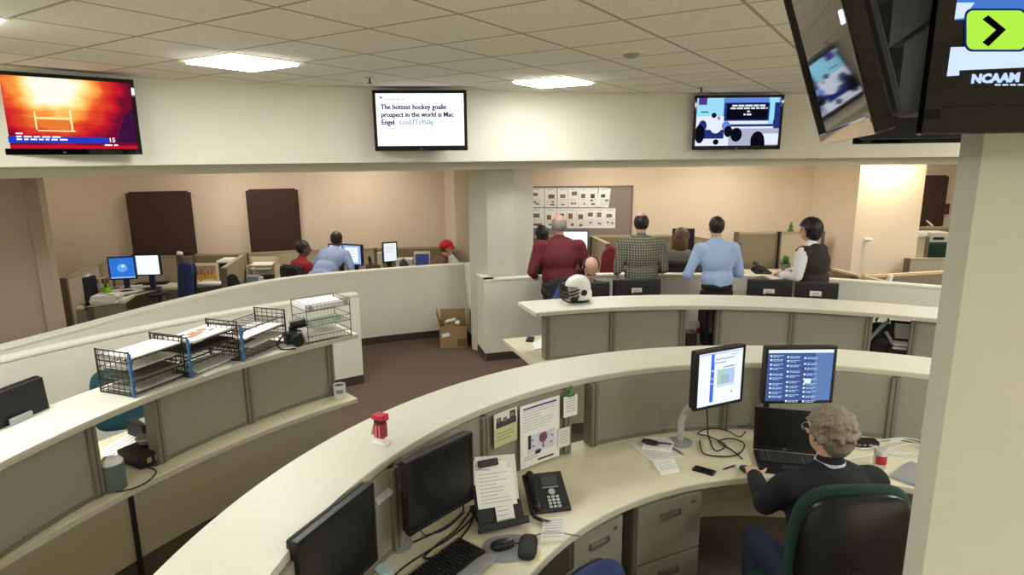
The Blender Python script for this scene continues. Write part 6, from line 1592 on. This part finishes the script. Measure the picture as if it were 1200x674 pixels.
    # clothing
    if shirt:
        g = G(); vol(g, torso[1:] if tuck else torso, 0.016)
        if tuck: g.cap(hip+up*0.08, waist, 0.135*W*s, 0.14*W*s)
        elif pose == 'stand': g.ell(hip+V(0, 0, -0.0), (0.172*W*s, 0.125*W*s, 0.10*s), 18, 10)
        for k in 'LR':
            sh, e, wv = A[k]; e2 = e; w2 = e.lerp(wv, 0.93 if sleeves else 0.25)
            g.cap(sh, e2, 0.070*s*W**0.5, 0.058*s); g.cap(e2, w2, 0.057*s, 0.042*s)
        g.cap(neck+V(0, -0.005, -0.06), neck+V(0, 0.0, 0.028*s), 0.064*s, 0.064*s)
        o = remesh(g, 'shirt', shirt, t, vx_shirt or voxel, 14, fold, 7.0)
    if pants:
        g = G(); g.ell(hip+V(0, 0, -0.02), (0.172*W*s, 0.122*W*s, 0.13*s), 18, 12)
        if tuck: g.ell(hip+V(0, 0, 0.055), (0.165*W*s, 0.13*W*s, 0.075*s), 18, 12)
        for k in 'LR':
            hp, kn, an = Lg[k]; g.cap(hp, kn, 0.098*s*W**0.5, 0.072*s); g.cap(kn, an+V(0, 0, 0.01), 0.07*s, 0.062*s)
        remesh(g, 'trousers', pants, t, voxel, 3, 0.005)
    if vest:
        g = G(); vol(g, torso[:5], 0.026); remesh(g, 'vest', vest, t, voxel, 4, 0.004)
    if collar:
        g = G(); g.lathe([(0.066*s, -0.01), (0.072*s, -0.005), (0.066*s, 0.034*s), (0.06*s, 0.03*s)], 20); g.build('collar', collar, t, smooth=True).location = neck+V(0, 0.0, 0.012)
    for k in 'LR':
        hp, kn, an = Lg[k]; g = G(); g.cap(an+V(0, -0.035, -0.045), an+V(0, 0.15, -0.055), 0.045, 0.038); g.box(an+V(0, 0.055, -0.083), (0.085, 0.27, 0.015), bev=0.006)
        remesh(g, 'shoe', shoe, t, 0.011, 2)
    # hair
    if hair:
        g = G(); rr = lambda a: tuple(v*s*hair_k for v in a)
        if hair_style == 'short':
            g.ell(Hd(0, -0.014, 0.026), rr((0.086, 0.102, 0.104)), 26, 18, hy)
        elif hair_style == 'full':
            g.ell(Hd(0, -0.016, 0.034), rr((0.094, 0.108, 0.106)), 26, 18, hy); g.ell(Hd(0, -0.05, -0.02), rr((0.086, 0.066, 0.085)), 20, 14, hy)
        if tufts:
            rt = random.Random(21)
            for _ in range(150):
                th_, ph_ = rt.uniform(0, 2*pi), math.acos(rt.uniform(-0.45, 1)); u_ = V(math.sin(ph_)*math.cos(th_), math.sin(ph_)*math.sin(th_), math.cos(ph_))
                if u_.y > 0.75: continue
                q0 = Hd(u_.x*0.088, -0.016+u_.y*0.102, 0.03+u_.z*0.1); q1 = Hd(u_.x*0.106+rt.uniform(-.012, .012), -0.016+u_.y*0.122, 0.03+u_.z*0.116-0.012); g.cap(q0, q1, 0.014*s, 0.006*s, 6)
        if hair_style == 'long':
            g.ell(Hd(0, -0.014, 0.03), rr((0.092, 0.108, 0.104)), 26, 18, hy); g.ell(Hd(0, -0.07, -0.06), rr((0.09, 0.062, 0.13)), 20, 14, hy); g.ell(Hd(-0.06, -0.02, -0.08), rr((0.035, 0.05, 0.10)), 14, 10, hy); g.ell(Hd(0.06, -0.02, -0.08), rr((0.035, 0.05, 0.10)), 14, 10, hy)
        elif hair_style == 'fringe':
            g.ell(Hd(0, -0.014, 0.012), rr((0.085, 0.102, 0.104)), 26, 18, hy)
        o = remesh(g, 'hair', hair, t, 0.008, 2, 0.006 if hair_style != 'fringe' else 0.003, 38)
        bm_ = bmesh.new(); bm_.from_mesh(o.data); inv = hy.transposed(); kill = []
        for v in bm_.verts:
            q = (inv @ (v.co-headc))/s
            face = q.y > 0.045 and q.z < 0.062
            if hair_style == 'short': face = face or (q.z < -0.062) or (q.y > 0.012 and q.z < 0.02)
            if hair_style == 'fringe': face = face or q.z > hair_top or q.z < -0.065 or q.y > 0.03
            if hair_style == 'full': face = (q.y > 0.05 and q.z < 0.055) or (q.y > 0.028 and q.z < -0.0)
            if hair_style == 'long': face = q.y > 0.05 and q.z < 0.055
            if face: kill.append(v)
        bmesh.ops.delete(bm_, geom=kill, context='VERTS'); bm_.to_mesh(o.data); bm_.free()
        sd = o.modifiers.new('thickness', 'SOLIDIFY'); sd.thickness = 0.012*s; sd.offset = -1
    if glasses:
        g = G()
        for sg in (-1, 1):
            pts = [Hd(sg*0.034+0.025*math.cos(a), 0.103, 0.006+0.018*math.sin(a)) for a in [2*pi*i/12 for i in range(13)]]
            g.tube(pts, 0.002, 5); g.tube([Hd(sg*0.058, 0.102, 0.01), Hd(sg*0.083, 0.05, 0.012), Hd(sg*0.084, -0.005, 0.008)], 0.002, 5)
        g.tube([Hd(-0.01, 0.105, 0.008), Hd(0.01, 0.105, 0.008)], 0.002, 5); g.build('glasses', SILV, t)
    if extra: extra(t, dict(hip=hip, up=up, fw=fw, neck=neck, head=headc, Hd=Hd, s=s, A=A, Rt=Rt))
    return t
MAROON = mat('maroon_shirt', (104, 30, 40), 0.8, ns=60, na=0.15)
LBLUE = mat('light_blue_shirt', (168, 190, 230), 0.75, ns=50, na=0.06)
WHITE_S = mat('white_shirt', (236, 236, 238), 0.75)
DPANT = mat('charcoal_trousers', (42, 42, 46), 0.85); BPANT = mat('black_trousers', (20, 20, 22), 0.85)
VESTM = mat('dark_brown_vest', (44, 34, 30), 0.85, ns=80, na=0.15)
BLKH = mat('black_hair', (16, 14, 14), 0.5, ns=60, na=0.4); BRNH = mat('brown_hair', (92, 62, 38), 0.5, ns=50, na=0.4); GRYH = mat('grey_hair', (150, 142, 132), 0.6, ns=70, na=0.4); DKH = mat('dark_hair', (34, 26, 22), 0.5, ns=60, na=0.4); SALT = mat('salt_pepper_hair', (134, 120, 104), 0.65, ns=70, na=0.6)
def plaid():
    m = bpy.data.materials.new('checked_shirt'); m.use_nodes = True; nt = m.node_tree; N = nt.nodes; L = nt.links; b = N['Principled BSDF']; b.inputs['Roughness'].default_value = 0.85
    tc = N.new('ShaderNodeTexCoord'); sp_ = N.new('ShaderNodeSeparateXYZ'); L.new(tc.outputs['Object'], sp_.inputs[0])
    def stripe(o, f):
        a = N.new('ShaderNodeMath'); a.operation = 'MULTIPLY'; a.inputs[1].default_value = f; L.new(o, a.inputs[0])
        c = N.new('ShaderNodeMath'); c.operation = 'FRACT'; L.new(a.outputs[0], c.inputs[0])
        d = N.new('ShaderNodeMath'); d.operation = 'LESS_THAN'; d.inputs[1].default_value = 0.3; L.new(c.outputs[0], d.inputs[0]); return d.outputs[0]
    ad = N.new('ShaderNodeMath'); ad.operation = 'MAXIMUM'; L.new(stripe(sp_.outputs[0], 34), ad.inputs[0]); L.new(stripe(sp_.outputs[2], 34), ad.inputs[1])
    mx = N.new('ShaderNodeMix'); mx.data_type = 'RGBA'; mx.inputs[6].default_value = lin((66, 68, 58)); mx.inputs[7].default_value = lin((136, 134, 116)); L.new(ad.outputs[0], mx.inputs[0]); L.new(mx.outputs[2], b.inputs['Base Color']); return m
PLAID = plaid()
lean_on = dict(L=((-0.34, 0.04, 1.16), (-0.22, 0.28, 1.07)), R=((0.34, 0.04, 1.16), (0.22, 0.28, 1.07)))
# standing row, watching beyond the half wall
q = PY(656, 300, 7.12)
person('balding person in a maroon shirt standing with their back turned behind the middle ledge', (q.x, 7.12), rad(4), 1.80, lean=3, girth=1.28, shoulder_w=1.12, arms=dict(L=((-0.32, -0.02, 1.17), (-0.27, 0.20, 1.08)), R=((0.33, 0.04, 1.15), (0.26, 0.27, 1.09))), tuck=True, shirt=MAROON, pants=DPANT, hair=GRYH, hair_style='fringe', hair_top=0.062, fold=0.012, head_yaw=-10)
q = PY(752, 300, 7.22)
person('person in a grey and cream checked shirt standing with their back turned', (q.x, 7.22), rad(2), 1.80, lean=4, girth=1.18, shoulder_w=1.08, arms=dict(L=((-0.275, 0.0, 1.16), (-0.24, 0.24, 1.09)), R=((0.275, 0.0, 1.16), (0.24, 0.24, 1.09))), shirt=PLAID, pants=DPANT, hair=DKH, hair_style='fringe', hair_top=0.092, fold=0.01)
q = PY(842, 300, 7.0)
person('person in a light blue shirt and black trousers standing with their back turned', (q.x, 7.0), rad(6), 1.765, lean=6, girth=1.12, shoulder_w=1.04, arms=dict(L=((-0.33, 0.06, 1.12), (-0.24, 0.34, 1.09)), R=((0.27, 0.0, 1.14), (0.18, 0.26, 1.10))), tuck=True, shirt=LBLUE, pants=BPANT, hair=DKH, hair_style='short', fold=0.012, head_yaw=-8)
q = PY(957, 300, 6.95)
def notebook(t, d): pass
person('person with black wavy hair in a dark vest over white sleeves, turned to the left', (q.x, 6.95), rad(34), 1.72, lean=7, girth=1.2, hair_k=1.22, arms=dict(L=((-0.25, 0.06, 1.12), (-0.09, 0.36, 1.09)), R=((0.27, 0.1, 1.14), (0.0, 0.36, 1.11))), shirt=WHITE_S, vest=VESTM, pants=BPANT, hair=BLKH, hair_style='full', skin=SKIN, head_yaw=24, fold=0.01, tufts=True)
q = PY(917, 325, 7.12)
t = thing('folder', 'grey folder leaning on the half wall under the hands of the person in the vest', 'folder', (q.x, 7.18, 1.045), rad(8)); G().box((0, 0, 0.006), (0.36, 0.26, 0.012), bev=0.003).build('cover', mat('folder_mid_grey', (132, 126, 116), 0.7), t); G().box((0, 0, 0.0145), (0.3, 0.2, 0.004)).build('sheet', WHT2, t)
# seated beyond / before the half wall
q = PY(634, 290, 7.85)
person('person with black hair seated beyond the half wall, mostly behind the maroon shirt', (q.x+0.06, 8.55), rad(10), 1.72, 'sit', 4, seat=0.60, shirt=BPANT, pants=BPANT, hair=BLKH, hair_style='full')
task_chair('dark chair under the person with black hair, mostly behind the maroon shirt', (q.x+0.06, 8.58), rad(10), CHARC, seat_h=0.60, back_h=0.36, arms=False)
q = PY(798, 290, 8.0)
GREYK = mat('grey_knit', (98, 94, 84), 0.9, ns=60, na=0.15)
person('person with long brown hair in a grey top seated beyond the half wall', (q.x, 7.98), rad(-14), 1.72, 'sit', 6, seat=0.61, girth=1.1, shirt=GREYK, pants=BPANT, hair=BRNH, hair_style='long', hair_k=1.12, head_yaw=-20, arms=dict(L=((-0.27, 0.08, 0.86), (-0.2, 0.3, 0.84)), R=((0.29, 0.08, 0.88), (0.2, 0.3, 0.86))))
task_chair('dark chair under the person with long brown hair', (q.x, 8.02), rad(-14), CHARC, seat_h=0.61, back_h=0.36, arms=False)
q = PY(688, 325, 6.55)
DENIM = mat('blue_shirt', (46, 76, 140), 0.85, ns=40, na=0.15)
person('balding person in a blue shirt seated with head bowed behind the white helmet', (q.x-0.18, 6.42), rad(182), 1.74, 'sit', 22, seat=0.60, side=-0.16, girth=1.15, shirt=DENIM, pants=DPANT, hair=DKH, hair_style='fringe', head_pitch=-58, arms=dict(L=((-0.27, 0.16, 0.84), (-0.12, 0.42, 0.80)), R=((0.27, 0.16, 0.84), (0.12, 0.42, 0.80))))
task_chair('dark chair under the balding person in blue behind the middle ledge', (q.x-0.18, 6.48), rad(182), CHARC, seat_h=0.60, back_h=0.36, arms=False)
# left side
REDS = mat('dark_red_shirt', (138, 28, 40), 0.85, ns=40, na=0.12); PBLUE = mat('pale_blue_shirt', (150, 166, 204), 0.8, ns=40, na=0.06)
q = PY(351, 305, 8.66)
person('dark-haired person in a dark red top seated beyond the outer half wall', (q.x-0.02, 8.66), rad(-40), 1.70, 'sit', 6, seat=0.43, shirt=REDS, pants=DPANT, hair=DKH, hair_style='short', skin=SKIND, head_yaw=-25)
task_chair('black office chair at the back of the person in dark red', (PY(341, 305, 8.4).x+0.13, 8.62), rad(-32), CHARC, seat_h=0.42, back_h=0.46, back_z=0.28, arms=False)
q = PY(384, 300, 8.45)
person('person in a pale blue shirt leaning forward at the two lit monitors, back turned', (q.x-0.08, 8.33), rad(-16), 1.66, 'stand', 52, girth=1.15, shirt=PBLUE, pants=DPANT, hair=DKH, hair_style='short', skin=SKIND, fold=0.008, arms=dict(L=((-0.30, 0.30, 0.98), (-0.2, 0.48, 0.86)), R=((0.30, 0.30, 0.98), (0.2, 0.48, 0.86))), head_pitch=8)
q = PY(497, 297, 9.1)
CAPR = mat('red_cap', (186, 34, 38), 0.8)
def capx(t, d):
    g = G(); g.ell(d['Hd'](0, -0.012, 0.035), (0.096*d['s'], 0.112*d['s'], 0.098*d['s']), 24, 16)
    o = g.build('cap', CAPR, t, smooth=True)
    bm_ = bmesh.new(); bm_.from_mesh(o.data); zc = d['head'].z
    bmesh.ops.delete(bm_, geom=[v for v in bm_.verts if v.co.z < zc+0.015], context='VERTS'); bm_.to_mesh(o.data); bm_.free()
    sd = o.modifiers.new('thickness', 'SOLIDIFY'); sd.thickness = 0.006
    a = rad(-70); g = G(); c = d['Hd'](0, 0, 0.03)+Vector((math.sin(-a)*0.13, math.cos(a)*0.13, 0)); g.ell(c, (0.07, 0.07, 0.008), 18, 8); g.build('cap_peak', CAPR, t, smooth=True)
person('person in a red cap bent over the desk near the column', (q.x, 9.0), rad(-75), 1.68, 'sit', 34, seat=0.47, shirt=mat('brown_top', (96, 72, 60), 0.85, ns=30, na=0.2), pants=DPANT, hair=BRNH, hair_style='short', extra=capx, head_pitch=-10)
task_chair('dark chair under the person in the red cap', (q.x-0.02, 9.0), rad(-75), CHARC, seat_h=0.47, back_h=0.36, arms=False)

# the man at the near worktop
BLKJ = mat('black_fleece', (19, 20, 24), 0.92, ns=40, na=0.25); JEAN = mat('dark_jeans', (30, 36, 58), 0.85, ns=60, na=0.2)
mx_, my_ = 1.475, 2.535
hd_ = rad(8)
def loc2(p):  # world to local
    v = Matrix.Rotation(-hd_, 3, 'Z') @ (Vector(p)-Vector((mx_, my_, 0))); return v
wl_ = loc2(P(884, 557, 0.785)); el_ = loc2(P(897, 590, 0.80)); 
er_ = loc2((1.70, 2.66, 0.85)); wr_ = loc2((1.58, 2.90, 0.79))
WHTC = mat('pale_collar', (196, 206, 222), 0.8)
def manx(t, d):
    # blue shirt hem
    g = G(); g.ell(d['hip']+V(0, 0, 0.06), (0.186, 0.14, 0.09), 24, 12); remesh(g, 'shirt_hem', mat('royal_blue', (34, 66, 150), 0.8), t, 0.012, 2)
person('grey-haired person in a black fleece seated at the laptop, back to the viewer', (mx_, my_), hd_, 1.74, 'sit', 13, girth=1.22, shoulder_w=1.12, seat=0.385, side=0.03, tufts=True, shirt=BLKJ, pants=JEAN, hair=SALT, hair_style='full', head_yaw=20, head_pitch=-4,
       arms=dict(L=(el_, wl_), R=(er_, wr_)), collar=WHTC, glasses=True, fold=0.007, voxel=0.009, extra=manx, legs=dict(L=((-0.17, 0.38, 0.51), (-0.22, 0.24, 0.09)), R=((0.15, 0.45, 0.52), (0.16, 0.38, 0.09))))
pm = P(876, 553, zD)
t = thing('mouse', 'small dark mouse under the left hand of the seated grey-haired person', 'mouse', (pm.x, pm.y, zD), rad(40))
g = G(); g.cushion((0, 0, 0.013), (0.055, 0.095, 0.028), 0.8); g.build('shell', BLK, t, smooth=True); G().box((0, 0.03, 0.0265), (0.007, 0.015, 0.004)).build('wheel', GREYP, t)
